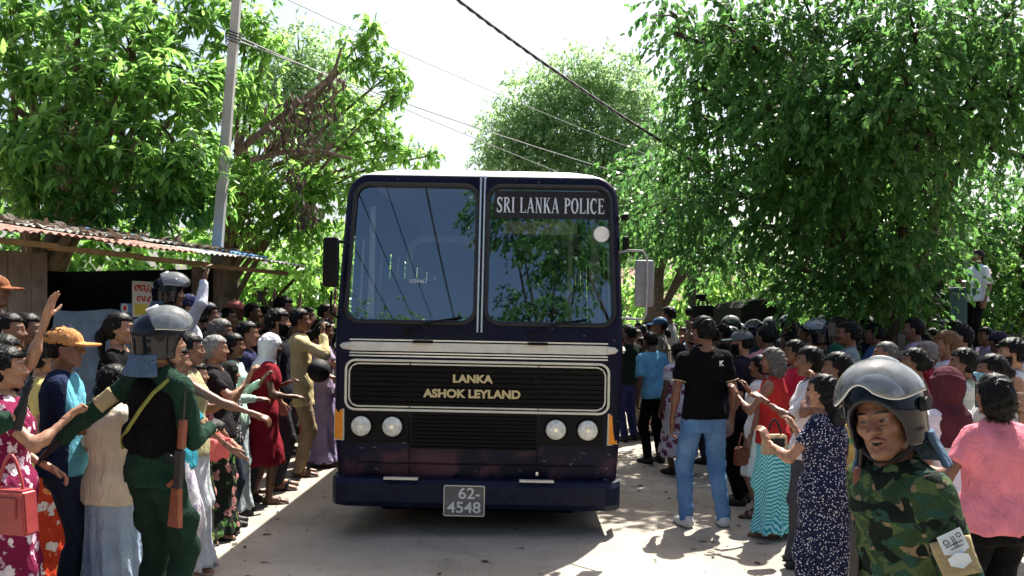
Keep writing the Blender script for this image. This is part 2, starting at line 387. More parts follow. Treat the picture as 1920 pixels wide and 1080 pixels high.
def diamonds(C, A, Nn, L, W):
    A = A / np.linalg.norm(A, axis=1, keepdims=True); S = np.cross(A, Nn); S /= np.linalg.norm(S, axis=1, keepdims=True) + 1e-9
    a = A * L[:, None]; s = S * W[:, None] * .5
    V = np.stack([C, C + a * .45 + s, C + a, C + a * .45 - s], 1).reshape(-1, 3)
    return V, [np.arange(len(V)).reshape(-1, 4)]
def ball(n, r, bias=2.0):
    v = rng.normal(size=(n, 3)); v /= np.linalg.norm(v, axis=1, keepdims=True)
    return v * (rng.uniform(0, 1, n) ** (1 / bias))[:, None] * np.asarray(r)
def tree(name, label, cat, base, trunk_top, trunk_r, blobs, style, lmat, bmat, L=.17, group=None, single_leaves=0, twig_vis=True, limb_r=None, seed=1, far=False):
    """blobs: (centre Vector, (rx,ry,rz), twigs)"""
    global rng; rng = np.random.default_rng(seed)
    root = empty(name, base, 0, label, cat, group); B = Vector(base); top = Vector(trunk_top) - B
    mb = MB(); n = 6
    pts = [top * (i / n) + Vector((math.sin(i * 1.3 + seed) * .08, math.cos(i * 1.7 + seed) * .08, 0)) * (1 if 0 < i < n else 0) for i in range(n + 1)]
    pts[0] = Vector((0, 0, -.05))
    mb.tube(pts, [trunk_r * (1.35 if i == 0 else 1.05 - .4 * i / n) for i in range(n + 1)], 12)
    trunk = mb.build('trunk', bmat, root, True)
    lb = MB(); CC, AA = [], []
    for bi, (c, r, tw) in enumerate(blobs):
        c = Vector(c) - B; f = .35 + .6 * rng.random(); s = top * f
        if (c - s).z < 0 and (c - top).length < (c - s).length + .4: s = top * 1.0
        mid = s.lerp(c, .5) + Vector(rng.normal(0, .12, 3)) + Vector((0, 0, .12 * (c - s).length))
        r0 = limb_r or trunk_r * .34
        P = [s.lerp(mid, t) * (1 - t) + mid.lerp(c, t) * t for t in np.linspace(0, 1, 7)]
        lb.tube(P, [r0 * (1 - .75 * t) for t in np.linspace(0, 1, 7)], 6)
        pts = np.array(c) + ball(tw, r)
        if twig_vis:
            for p in pts[:max(2, tw // 14)]:
                q = Vector(p); st = c.lerp(mid, .3 * rng.random())
                lb.tube([st, st.lerp(q, .5) + Vector((0, 0, .06)), q], [r0 * .25, r0 * .16, r0 * .08], 4)
        CC.append(pts); AA.append((pts - np.array(c)) / (np.linalg.norm(pts - np.array(c), axis=1, keepdims=True) + 1e-6))
    lb.build('branches', bmat, root, True)
    C = np.concatenate(CC); A = np.concatenate(AA); n = len(C)
    if style == 'mango':           # whorls of drooping leaves at twig tips
        k = 8; t = A * .6 + np.array([0, 0, .25]) + rng.normal(0, .3, (n, 3)); t /= np.linalg.norm(t, axis=1, keepdims=True)
        t = np.repeat(t, k, 0); c = np.repeat(C, k, 0); rd = rng.normal(size=(n * k, 3)); rd -= t * (rd * t).sum(1, keepdims=True); rd /= np.linalg.norm(rd, axis=1, keepdims=True)
        ax = t * .35 + rd * .85 + np.array([0, 0, -.55]) + rng.normal(0, .15, (n * k, 3)); c = c - t * (rng.uniform(0, .07, (n * k, 1)))
        Ls = L * rng.uniform(.6, 1.25, n * k); G = lambda q: leaves_geo(c[q], ax[q], (np.array([0, 0, 1.0]) + rd * .4 + rng.normal(0, .25, (n * k, 3)))[q], Ls[q], Ls[q] * .30)
    elif style == 'ficus':         # hanging sprays with alternate pointed leaves
        k = 12; u = np.tile(np.arange(k) / k, n); t = A * np.array([.8, .8, .3]) + np.array([0, 0, -.55]) + rng.normal(0, .28, (n, 3)); t /= np.linalg.norm(t, axis=1, keepdims=True)
        sl = rng.uniform(.28, .62, n); t = np.repeat(t, k, 0); c = np.repeat(C, k, 0) + t * (np.repeat(sl, k) * u)[:, None] + np.array([0, 0, -.14]) * (u ** 2)[:, None] * np.repeat(sl, k)[:, None]
        sd = rng.normal(size=(n * k, 3)); sd -= t * (sd * t).sum(1, keepdims=True); sd /= np.linalg.norm(sd, axis=1, keepdims=True)
        ax = t * .5 + sd * .7 + np.array([0, 0, -.5]); Ls = L * rng.uniform(.65, 1.25, n * k)
        G = lambda q: leaves_geo(c[q], ax[q], (np.array([0, 0, .8]) + sd * .3 + rng.normal(0, .35, (n * k, 3)))[q], Ls[q], Ls[q] * .52)
        if far: G = lambda q: diamonds(c[q], ax[q], (np.array([0, 0, .8]) + sd * .3 + rng.normal(0, .35, (n * k, 3)))[q], Ls[q], Ls[q] * .62)
    else:                          # fine feathery sprays
        k = 16; u = np.tile(np.arange(k) / k, n); t = A * .9 + np.array([0, 0, -.25]) + rng.normal(0, .45, (n, 3)); t /= np.linalg.norm(t, axis=1, keepdims=True)
        t = np.repeat(t, k, 0); c = np.repeat(C, k, 0) + t * (u * L * 4.2)[:, None] + np.array([0, 0, -L * 1.4]) * (u ** 2)[:, None]
        sd = rng.normal(size=(n * k, 3)); ax = t * .4 + sd * .8 + np.array([0, 0, -.3]); Ls = L * rng.uniform(.6, 1.3, n * k)
        G = lambda q: diamonds(c[q], ax[q], (np.array([0, 0, 1.0]) + rng.normal(0, .5, (n * k, 3)))[q], Ls[q], Ls[q] * .42)
    allq = np.arange(len(c))
    if single_leaves:              # the leaves nearest the road stand as leaves of their own
        depth = (c[:, 1] + B.y) - .15 * (c[:, 2] + B.z); order = np.argsort(depth)[:single_leaves * 5]
        pick = rng.permutation(order)[:single_leaves]; rest = np.setdiff1d(allq, pick)
        V, F = G(rest); cr = mobj('crown', V, F, lmat, root)
        lm = to_mesh('leaf', *leaves_geo(np.zeros((1, 3)), np.array([[0, 1.0, 0]]), np.array([[0, 0, 1.0]]), np.ones(1), np.full(1, .52 if style == 'ficus' else .30)), lmat)
        for q in pick:
            a = Vector(ax[q]).normalized(); o = bpy.data.objects.new('leaf', lm); COL.objects.link(o); o.parent = cr
            s = a.cross(Vector((rng.normal(0, .3), rng.normal(0, .3), 1))).normalized(); u_ = s.cross(a)
            o.matrix_local = Matrix.Translation(Vector(c[q])) @ Matrix((s, a, u_)).transposed().to_4x4() @ Matrix.Scale(float(Ls[q]), 4)
    else:
        V, F = G(allq); cr = mobj('crown', V, F, lmat, root)
    cr['kind'] = 'stuff'
    return root
def B_(px, py, d, r, n):
    return (at(px, py, d), (r, r * 1.0, r * .85) if not isinstance(r, tuple) else r, n)
# left broad-leaved tree over the shed
bl = []
for px, py, d, r, n in [(30, 40, 10.2, .62, 62), (150, 20, 10.6, .62, 62), (270, 60, 10.4, .6, 60), (380, 30, 11, .6, 55), (60, 150, 9.9, .6, 64), (190, 150, 9.8, .62, 70), (310, 170, 10, .6, 64),
        (400, 150, 10.6, .5, 45), (20, 270, 9.7, .55, 60), (120, 280, 9.5, .58, 66), (240, 290, 9.6, .58, 66), (350, 300, 9.8, .52, 60), (70, 360, 9.7, .42, 40), (180, 375, 9.8, .4, 40), (300, 380, 9.9, .42, 42), (385, 370, 10.2, .4, 38),
        (90, 90, 12, .9, 80), (250, 120, 12.2, .9, 80), (380, 200, 12.3, .8, 70), (150, 260, 12, .9, 80), (300, 330, 12, .8, 70), (30, 330, 12, .8, 70), (-60, 150, 10.5, .8, 60), (-60, 330, 10.2, .7, 50), (-40, -60, 11, .9, 60), (180, -90, 11.5, 1, 70), (350, -90, 11.8, 1, 70)]:
    bl.append(B_(px, py, d * 1.2, r * 1.17, int(n * 1.45)))
tree('mango_tree', 'big broad-leaved tree with glossy drooping leaves overhanging the tin-roofed shed', 'tree', (-8.2, 14.2, 0), at(200, 200, 14), .28, bl, 'mango', M_mango, M_bark, .20, single_leaves=280, seed=3)
# its neighbour, brighter, with a long limb reaching towards the bus
bl = []
for px, py, d, r, n in [(470, 40, 12, .55, 42), (500, 90, 12, .4, 30), (470, 170, 12, .45, 36), (500, 230, 12.2, .5, 40), (450, 330, 12, .5, 44), (520, 340, 12.3, .5, 44), (580, 380, 12.5, .5, 44), (540, 430, 12.6, .5, 40), (610, 330, 12.5, .42, 32),
        (690, 60, 12, .32, 22), (670, 110, 12, .40, 32), (730, 140, 12, .36, 28), (745, 175, 12, .24, 14), (640, 190, 12.2, .36, 22), (690, 220, 12.2, .42, 30), (660, 270, 12.4, .46, 32), (725, 260, 12.4, .36, 24), (765, 285, 12.6, .34, 20), (805, 292, 12.6, .22, 12), (700, 315, 12.6, .4, 24), (640, 360, 12.6, .42, 30), (470, 420, 12.4, .5, 40), (590, 440, 13, .45, 34)]:
    bl.append(B_(px, py, d * 1.15, r * 1.12, int(n * 1.45)))
tree('roadside_tree', 'bright green leaning tree reaching a long limb over towards the bus roof', 'tree', (at(395, 603, 15.2).x, 15.2, 0), at(455, 300, 14.8), .22, bl, 'mango', M_lime, M_bark, .165, seed=5, limb_r=.05)
tb = empty('dry_branch', at(450, 290, 12.2), 0, 'dry brown branch hung with withered leaves beside the leaning pole', 'branch')
mb = MB(); o = at(450, 290, 12.2)
for pl, r in (([(440, 288), (500, 240), (570, 185), (625, 140), (640, 90)], .055), ([(470, 300), (530, 285), (600, 283), (660, 298)], .04), ([(560, 190), (600, 200), (650, 160)], .025)):
    P = [at(x, y, 12.1 + .05 * i) - o for i, (x, y) in enumerate(pl)]; mb.tube(P, [r * (1 - .17 * i) for i in range(len(P))], 7)
mb.build('limb', M_bark, tb, True)
pts = np.concatenate([np.array(at(px, py, 12.05) - o) + ball(n, (r, r * .7, r)) for px, py, r, n in ((545, 215, .36, 80), (575, 245, .4, 90), (600, 190, .3, 50), (520, 260, .32, 50), (625, 145, .16, 40), (555, 330, .2, 40), (575, 400, .22, 60), (455, 255, .16, 30))])
ax = rng.normal(0, .35, pts.shape) + np.array([0, 0, -1.0]); Ls = rng.uniform(.09, .17, len(pts))
V, F = leaves_geo(pts, ax, rng.normal(size=pts.shape), Ls, Ls * .28); tag(mobj('withered_leaves', V, F, M_dead, tb), kind='stuff')
# big dark tree on the right
bl = []
for px, py, d, r, n in [(1255, 20, 11.5, .28, 16), (1268, 65, 11.4, .2, 10), (1330, 40, 11.8, .5, 34), (1300, 150, 12, .42, 26), (1290, 215, 12.2, .4, 26), (1340, 120, 12.2, .55, 40), (1420, 50, 11.6, .6, 48), (1520, 40, 11.3, .62, 50), (1620, 50, 10.8, .62, 50), (1720, 60, 10.4, .6, 50), (1830, 40, 11, .6, 46),
        (1400, 150, 11.8, .6, 46), (1500, 150, 11.2, .6, 50), (1600, 150, 10.6, .55, 48), (1700, 140, 10.2, .5, 42), (1780, 200, 10.3, .4, 28), (1330, 250, 12.4, .6, 44), (1420, 260, 11.9, .6, 46), (1520, 260, 11.2, .6, 50), (1620, 260, 10.7, .55, 44), (1720, 280, 10.4, .45, 30), (1260, 300, 13, .6, 44), (1350, 350, 12.4, .6, 44),
        (1450, 360, 11.8, .6, 46), (1550, 370, 11.2, .55, 46), (1650, 370, 10.9, .5, 38), (1740, 370, 11, .4, 28), (1240, 400, 13.4, .55, 40), (1300, 440, 13, .45, 30), (1480, 440, 11.8, .5, 34), (1560, 460, 11.2, .42, 30), (1600, 520, 11.3, .26, 14), (1650, 470, 11.4, .4, 24), (1500, 510, 12, .35, 20), 
        (1450, -70, 12, .9, 60), (1620, -80, 11.5, .9, 60), (1800, -80, 11.5, .9, 60), (1950, 100, 11, .9, 60), (2040, 330, 11.5, .7, 50),
        (1840, 120, 10.6, .6, 48), (1900, 30, 10.2, .6, 44), (1905, 180, 10.6, .55, 44), (1850, 240, 10.8, .4, 32), (1690, 450, 10.8, .42, 34), (1740, 500, 11, .34, 26), (1640, 540, 11.2, .3, 22), (1550, 540, 11.6, .34, 24), (1700, 560, 11.4, .25, 16), (1360, 470, 13.5, .5, 34), (1300, 360, 12.6, .5, 36), (1460, 200, 11.0, .5, 44), (1560, 210, 10.6, .5, 44), (1660, 210, 10.2, .5, 40), (1380, 60, 11.2, .45, 34), (1480, 310, 11.2, .5, 40), (1590, 320, 10.6, .48, 40), (1450, 120, 14, 1., 80), (1600, 220, 14, 1., 80), (1750, 120, 14, 1., 80), (1500, 330, 14, .9, 70), (1650, 350, 14, .9, 70), (1850, 220, 14.2, 1., 60), (1740, 440, 14, .5, 45), (1580, 470, 14.5, .8, 60)]:
    bl.append(B_(px, py, d, r, int(n * 1.4)))
tree('fig_tree', 'huge dark fig tree with hanging leafy sprays shading the crowd', 'tree', (at(1700, 603, 14.2).x, 14.2, 0), at(1690, 250, 13.4), .42, bl, 'ficus', M_ficus, M_barkd, .104, single_leaves=150, seed=8, limb_r=.09)
# feathery tree in the middle distance
bl = [B_(px, py, 30, (r, r, r * .8), n) for px, py, r, n in [(x, y, r, int(n * 3.4)) for x, y, r, n in [(960, 240, 1.1, 66), (1010, 180, 1.2, 80), (1080, 150, 1.2, 80), (1150, 150, 1.2, 80), (1190, 200, 1.2, 80), (1030, 250, 1.4, 100), (1110, 240, 1.5, 110), (1190, 280, 1.4, 90), (940, 295, 1.0, 60), (1000, 310, 1.3, 90), (1080, 330, 1.5, 100), (1160, 360, 1.5, 100), (1220, 400, 1.4, 80), (1180, 440, 1.2, 70), (1230, 330, 1.2, 60)]]]
tree('rain_tree', 'tall pale feathery tree rising behind the bus roof', 'tree', (at(1130, 603, 31).x, 31, 0), at(1110, 330, 31), .4, bl, 'feather', M_feath, M_bark, .15, seed=11, limb_r=.07)
bl = [B_(px, py, 26, (r, r, r), n) for px, py, r, n in [(560, 110, 1.1, 60), (600, 170, 1.2, 70), (550, 220, 1.2, 70), (610, 260, 1.1, 60), (500, 150, 1, 50), (640, 230, .9, 40)] for n in [n * 3]]
tree('rain_tree', 'grey-green feathery tree far behind the leaning pole', 'tree', (at(575, 603, 26.5).x, 26.5, 0), at(570, 300, 26), .3, bl, 'feather', M_feath, M_bark, .16, seed=12)
# forked trunk tree by the mirror, with darker crown
bl = [B_(px, py, 23, r, n) for px, py, r, n in [(1190, 330, 1.0, 50), (1250, 360, 1.0, 60), (1200, 410, .9, 50), (1270, 430, .7, 36), (1320, 400, .9, 44), (1170, 450, .6, 26), (1330, 470, .6, 26)]]
rt = tree('forked_tree', 'shade tree with pale forked trunk seen beside the bus mirror', 'tree', (at(1233, 603, 23).x, 23, 0), at(1222, 505, 23), .28, bl, 'ficus', M_ficus, M_bark, .17, seed=14, limb_r=.12)
tree('slender_tree', 'thin dark twin-stemmed tree on the bright grass beyond the bus mirror', 'tree', (at(1278, 603, 22).x, 22, 0), at(1300, 520, 22), .1, [B_(1275, 430, 22, .7, 36), B_(1330, 450, 22, .6, 30), B_(1390, 440, 22, .6, 30)], 'ficus', M_ficus, M_barkd, .15, seed=15, limb_r=.06)
# greenery closing the view
def hedge(px, py, d, r, n, label, lmat=M_lime, nm='bush', L=.16, seed=20, style='ficus', g=None):
    c = at(px, py, d); b = (c.x, c.y, 0)
    bb = []; rs = np.random.default_rng(seed)
    k = 7
    for i in range(k):
        z = c.z * (.25 + .85 * rs.random()); bb.append(((c.x + rs.normal(0, r * .55), c.y + rs.normal(0, r * .4), max(z, .5)), (r * .62, r * .6, r * .5), n // k))
    tree(nm, label, 'tree' if 'tree' in nm else 'bush', b, (c.x, c.y, max(c.z * .8, .6)), .09 + r * .03, bb, style, lmat, M_barkd, L, g, seed=seed, limb_r=.04, far=True)
hedge(500, 480, 16.5, 1.4, 330, 'leafy bright bush behind the right end of the shed', M_lime, seed=21)
hedge(590, 500, 18, 1.4, 330, 'bright green bush close beside the bus mirror with the dark box', M_lime, seed=22)
hedge(440, 420, 19, 2.2, 330, 'dense mid-green tree standing behind the shed roof', M_mango, 'background_tree', .2, 23)
hedge(250, 330, 21, 3.2, 420, 'broad dense tree filling the gap behind the big broad-leaved tree', M_mango, 'background_tree', .24, 24)
hedge(-60, 300, 19, 3.2, 400, 'dense tree behind the plank end of the shed', M_mango, 'background_tree', .24, 25)
hedge(650, 480, 27, 2.2, 260, 'low far tree showing past the bus corner with the dark mirror', M_lime, 'background_tree', .2, 26)
hedge(1400, 500, 27, 2.4, 420, 'sunlit yellow-green tree behind the dark canvas truck', M_lime, 'background_tree', .19, 27)
hedge(1330, 540, 33, 2.2, 300, 'sunlit bush at the far edge of the bright grass', M_lime, 'bush', .22, 28)
hedge(1500, 480, 29, 2.2, 300, 'yellow-green tree between the canvas truck and the fig tree', M_lime, 'background_tree', .17, 29)
hedge(1610, 420, 22, 2.6, 420, 'dark dense tree directly behind the fig tree trunk', M_ficus, 'background_tree', .2, 30)
hedge(1760, 500, 19.5, 1.7, 330, 'dark bush behind the green post', M_ficus, 'bush', .15, 31)
hedge(1880, 540, 20, 1.5, 330, 'sunlit bush behind the iron railing and the standing man', M_lime, 'bush', .13, 32)
hedge(1830, 330, 23, 3.0, 380, 'tall dark tree above the man standing on the wall', M_ficus, 'background_tree', .2, 33)
hedge(1930, 200, 20.5, 2.8, 460, 'dark tree closing the view above the iron railing', M_ficus, 'background_tree', .17, 38)
hedge(1750, 330, 20.2, 2.2, 400, 'dark leafy tree between the fig trunk and the green post', M_ficus, 'background_tree', .17, 39)
hedge(1980, 470, 21, 2.4, 300, 'leafy tree at the far end of the iron railing', M_mango, 'background_tree', .18, 34)
hedge(1120, 500, 40, 3.0, 300, 'far tree hidden mostly behind the bus', M_lime, 'background_tree', .25, 35)
hedge(880, 330, 75, 4.5, 260, 'small far treetop just showing above the bus roof edge', M_lime, 'background_tree', .4, 36, 'feather')
hedge(1230, 540, 44, 3.2, 300, 'far sunlit tree beyond the pale house', M_lime, 'background_tree', .26, 37)
# trees along the road behind the camera (they show in the windscreen)
def rear_tree(x, y, h, r, n, label, seed, lm=M_ficus):
    rs = np.random.default_rng(seed); bb = [((x + rs.normal(0, r * .6), y + rs.normal(0, r * .4), h * (.35 + .6 * rs.random())), (r * .6, r * .55, r * .5), n // 9) for _ in range(9)]
    tree('roadside_tree', label, 'tree', (x, y, 0), (x, y, h * .6), .25, bb, 'ficus', lm, M_barkd, .15, seed=seed, limb_r=.07, far=True)
rear_tree(2.9, -6.5, 8.6, 2.2, 1300, 'tall dark roadside tree mirrored in the right windscreen', 41)
rear_tree(.7, -14, 11.5, 2.6, 1000, 'dark spreading roadside tree mirrored near the windscreen strip', 42)
rear_tree(7.5, -16, 11, 3.4, 260, 'dense tree mirrored behind the lettering of the windscreen', 43)
rear_tree(-3.6, -22, 9.6, 2.2, 330, 'round tree mirrored at the foot of the left windscreen', 44, M_mango)
rear_tree(-7.2, -22, 9.9, 2.4, 330, 'pale tree mirrored in the lower corner of the left windscreen', 45, M_mango)

# ------------------------------------------------------------------ shed with tin roof
M_wood = mat('weathered_wood', (.20, .155, .115), .85, .2, .35, 5, .6, 60, bdist=.01)
M_beam = mat('yellow_timber', (.22, .125, .045), .75, .25, .25, 5, .4, 60)
M_tin_r = mat('red_painted_tin', (.23, .125, .095), .6, .4, .45, 5, .3, 40)
M_tin_g = mat('rusty_grey_tin', (.27, .28, .255), .5, .45, .4, 4, .3, 40)
M_tin_b = mat('blue_painted_tin', (.06, .20, .42), .5, .45, .4, 5, .3, 40)
M_white = mat('white_painted_board', (.62, .62, .60), .7, .3, .15, 6, .3, 50)
M_dark = mat('near_black_board', (.016, .015, .014), .9, .15, .4, 4, .3, 40)  # even near-black tone for the shed's inner walls and crate cores
M_tarp = mat('blue_grey_tarpaulin', (.15, .21, .27), .5, .4, .2, 3, .5, 12, bdist=.04)
S0 = at(-140, 603, 7.3); S0.z = 0; S1 = at(417, 603, 11.2); S1.z = 0     # front line of the shed along the road
sd = (S1 - S0).normalized(); sl = (S1 - S0).length; sn = Vector((-sd.y, sd.x, 0))   # sn points away from the road
SM = Matrix.Translation(S0) @ Matrix((sd, sn, Vector((0, 0, 1)))).transposed().to_4x4()
shed = empty('shed', (0, 0, 0), 0, 'low timber roadside shed with patched red, grey and blue tin roof', 'shed'); shed.matrix_world = SM
EH = 2.50
def sx_of(px):      # distance along the front line for a photo column
    k = (px - CX) / FP; return (k * S0.y - S0.x) / (sd.x - k * sd.y)
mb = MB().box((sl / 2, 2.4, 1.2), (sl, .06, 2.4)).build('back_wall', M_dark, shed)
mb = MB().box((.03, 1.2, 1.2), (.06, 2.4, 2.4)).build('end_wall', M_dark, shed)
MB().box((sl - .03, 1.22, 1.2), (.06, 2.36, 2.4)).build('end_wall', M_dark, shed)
MB().box((sl / 2, 1.2, .06), (sl - .12, 2.36, .12)).build('floor_slab', mat('concrete', (.26, .25, .235), .9), shed)
xa, xb = sx_of(78), sx_of(300); xc = sx_of(372)
x = .0; i = 0
while x < xa - .02:                                   # plank front at the near end
    wd = min(.26 + .03 * math.sin(i * 2.1), xa - x)
    if wd > .05: MB().box((x + wd / 2, -.02 - .006 * (i % 2), 2.02), (wd - .012, .03, .72), bev=.004).build('plank', M_wood, shed)
    x += wd; i += 1
x = 0; i = 0
while x < xa - .08:
    wd = min(.33, xa - .05 - x)
    if wd > .05: MB().box((x + wd / 2, -.03, .92), (wd - .01, .03, 1.42), bev=.004).build('plank', M_white, shed)
    x += wd; i += 1
for xx in (xa, xc, sl - .06): MB().box((xx, .02, 1.2), (.09, .09, 2.4), bev=.006).build('post', M_wood, shed)
# tarpaulin with folds
nx, nz = 60, 30; X, Z = np.meshgrid(np.linspace(xa + .06, xb + .35, nx), np.linspace(.15, 1.88, nz), indexing='ij')
Y = -.05 + .022 * np.sin(X * 9 + 1.5 * np.sin(Z * 3)) * (Z / 2) + .012 * np.sin(X * 23 + Z * 7) + .01 * np.sin(Z * 13 - X * 5)
Z = Z - .03 * np.abs(np.sin(X * 3.1)) * (Z / 1.9)
ii = np.arange(nx * nz).reshape(nx, nz); F = np.stack([ii[:-1, :-1], ii[1:, :-1], ii[1:, 1:], ii[:-1, 1:]], -1).reshape(-1, 4)
mobj('tarpaulin', np.stack([X, Y, Z], -1).reshape(-1, 3), F, M_tarp, shed)
MB().box(((xc + sl) / 2 + .02, -.03, 1.55), (sl - xc - .12, .03, .62), bev=.004).build('counter_board', M_white, shed)
for bi, (a, b) in enumerate(((-.3, .22), (.2, .50), (.48, .78), (.76, 1.2))):
    MB().box(((a + b) / 2 * sl, -.46 + .012 * bi, EH - .085 - .012 * bi), ((b - a) * sl, .04, .05), bev=.005).build('eave_beam', M_beam, shed)
def tin(x0, x1, y0, y1, zofs, m):
    n = max(8, int((x1 - x0) / .018)); X = np.linspace(x0, x1, n); Y = np.linspace(y0, y1, 5)
    XX, YY = np.meshgrid(X, Y, indexing='ij'); ZZ = EH + (YY + .55) * .16 + zofs + .011 * np.sin(XX * 2 * math.pi / .10) + .012 * np.sin(XX * 2.3 + YY)
    i = np.arange(n * 5).reshape(n, 5); F = np.stack([i[:-1, :-1], i[1:, :-1], i[1:, 1:], i[:-1, 1:]], -1).reshape(-1, 4)
    V = np.stack([XX, YY, ZZ], -1).reshape(-1, 3); k = len(V); V2 = V - np.array([0, 0, .004])
    return mobj('roof_sheet', np.concatenate([V, V2]), np.concatenate([F, F[:, ::-1] + k]), m, shed)
RX = sx_of(545) + .5
for i, (a, b, y0, m) in enumerate(((-.35, .13, -.58, M_tin_r), (.12, .33, -.55, M_tin_r), (.32, .52, -.56, M_tin_r), (.51, .70, -.52, M_tin_r), (.69, .88, -.57, M_tin_g), (.87, 1.04, -.54, M_tin_g), (1.03, 1.27, -.56, M_tin_g))):
    tin(a * sl, b * sl, y0, 1.2, .006 * (i % 2), m)
for i, (a, b, y0, m) in enumerate(((-.3, .2, .5, M_tin_g), (.19, .45, .55, M_tin_g), (.44, .72, .3, M_tin_g), (.71, .95, .1, M_tin_g), (.94, 1.25, -.05, M_tin_b))):
    tin(a * sl, b * sl, y0, 2.6, .035 + .006 * (i % 2), m)
n = 520; px_ = rng.uniform(0, sl * 1.05, n); py_ = rng.uniform(-.3, 1.4, n); c = np.stack([px_, py_, EH + (py_ + .55) * .16 + .06 + 0 * px_], 1)
Ls = rng.uniform(.07, .15, n); V, F = leaves_geo(c, rng.normal(size=(n, 3)) * np.array([1, 1, .25]), np.tile([0, 0, 1.0], (n, 1)) + rng.normal(0, .4, (n, 3)), Ls, Ls * .4)
tag(mobj('fallen_leaves', V, F, M_dead, shed), kind='stuff')
# posters inside
M_paper = mat('poster_paper', (.62, .58, .45), .7, .2, .08, 5, 0); M_pred = mat('poster_red', (.55, .03, .02), .6, .2, .05, 5, 0); M_pyel = mat('poster_yellow', (.62, .45, .06), .6, .2, .1, 5, 0)
M_pblue = mat('poster_blue', (.10, .22, .34), .6, .2, .1, 5, 0)
ps = empty('poster', (0, 0, 0), 0, 'paper poster with red curly lettering hung in the dark shed opening', 'poster')
ps.matrix_world = SM @ Matrix.Translation((sx_of(264), -.07, 1.99))
MB().box((0, 0, 0), (.44, .008, .38)).build('sheet', M_paper, ps)
mb = MB()
for row, (z, n, s) in enumerate(((.11, 5, .034), (.0, 4, .026))):
    for k in range(n):
        cx = (-.16 + .078 * k) + (.03 if row else 0); a0 = k * 1.1 + row
        mb.tube([(cx + s * math.cos(a0 + t) * (1 - .1 * t), -.007, z + s * math.sin(a0 + t) * (1 - .1 * t)) for t in np.linspace(0, 5.2, 12)], .0075, 5)
        mb.tube([(cx + s * .5, -.007, z + s), (cx + s * 1.1, -.007, z + s * 1.3), (cx + s * 1.2, -.007, z + s * .6)], .006, 5)
mb.build('lettering', M_pred, ps)
MB().box((-.09, -.006, -.11), (.2, .004, .11)).build('yellow_print', M_pyel, ps)
ps = empty('notice', (0, 0, 0), 0, 'small blue and white notice with a round mark beside the poster', 'notice'); ps.matrix_world = SM @ Matrix.Translation((sx_of(238), -.06, 1.89))
MB().box((0, 0, 0), (.34, .008, .1)).build('board', M_pblue, ps); MB().cyl((-.12, -.012, 0), (-.12, -.004, 0), .05, n=20).build('round_mark', M_white, ps)
MB().cyl((-.12, -.016, 0), (-.12, -.011, 0), .026, n=16).build('red_mark', M_pred, ps)

# ------------------------------------------------------------------ pole and wires
M_conc = mat('pole_concrete', (.33, .32, .30), .85, .25, .2, 3, .5, 50)
pb = at(388, 603, 11.9); pole = empty('utility_pole', (pb.x, 11.9, 0), 0, 'leaning square concrete utility pole in front of the leaves', 'pole')
p0, p1 = Vector((-.08, 0, -.05)), at(455, -140, 11.9) - Vector((pb.x, 11.9, 0))
mb = MB(); d = (p1 - p0); q = d.to_track_quat('Z', 'X').to_matrix()
hb, ht = .072, .05; a = [mb.bm.verts.new(p0 + q @ Vector((sx * hb, sy * hb * .8, 0))) for sx, sy in ((-1, -1), (1, -1), (1, 1), (-1, 1))]; b = [mb.bm.verts.new(p1 + q @ Vector((sx * ht, sy * ht * .8, 0))) for sx, sy in ((-1, -1), (1, -1), (1, 1), (-1, 1))]
mb.bm.faces.new(a); mb.bm.faces.new(b)
for i in range(4): mb.bm.faces.new((a[i], a[(i + 1) % 4], b[(i + 1) % 4], b[i]))
mb.build('shaft', M_conc, pole)
pp = at(438, 72, 11.9) - Vector((pb.x, 11.9, 0))
mb = MB()
for k in range(4): mb.tube([pp + Vector((.1 * math.cos(t), .1 * math.sin(t), -.06 + .04 * k + .02 * math.sin(2 * t))) for t in np.linspace(0, 6.28, 14)], .008, 5)
mb.build('wire_clamp', mat('black_rubber', (.012, .012, .013), .6, .3, .1, 5, .1), pole)
M_cable = MC['black_rubber']; M_wire = mat('grey_wire', (.20, .20, .205), .5, .4, .1, 5, 0)
def wire(pts, r, label, m, twist=0, g=None):
    P = [at(*p) for p in pts]; Q = []
    n = 40
    for t in np.linspace(0, 1, n):      # quadratic through the points
        k = min(int(t * (len(P) - 1)), len(P) - 2); f = t * (len(P) - 1) - k; Q.append(P[k].lerp(P[k + 1], f))
    o = Q[0].copy(); mb = MB()
    if twist:
        for ph in range(3): mb.tube([q - o + Vector((math.sin(i * 2.1 + ph * 2.09), math.cos(i * 2.1 + ph * 2.09), math.cos(i * 2.1 + ph * 2.09))) * r * .7 for i, q in enumerate(Q)], r * .62, 5)
    else: mb.tube([q - o for q in Q], r, 5)
    ob = mb.build('overhead_wire', m, None, True); ob.location = o; tag(ob, label, 'wire', g)
def span(a, b, sag, n=9):
    return [(a[0] + (b[0] - a[0]) * t, a[1] + (b[1] - a[1]) * t + sag * 4 * t * (1 - t), a[2] + (b[2] - a[2]) * t) for t in np.linspace(0, 1, n)]
wire(span((830, -22, 9.5), (1520, 425, 14), 22), .021, 'thick black twisted overhead cable slanting down to the fig tree', M_cable, 1)
wire(span((440, 74, 11.9), (1200, 335, 27), 10), .013, 'grey bundled overhead wire running from the leaning pole behind the branch', M_wire)
wire(span((440, 66, 11.9), (1230, 395, 27), 6), .009, 'lower thin overhead wire leaving the pole clamp', M_wire)
wire(span((520, -10, 11), (1240, 300, 27), 8), .008, 'uppermost thin overhead wire above the leafy limb', M_wire)
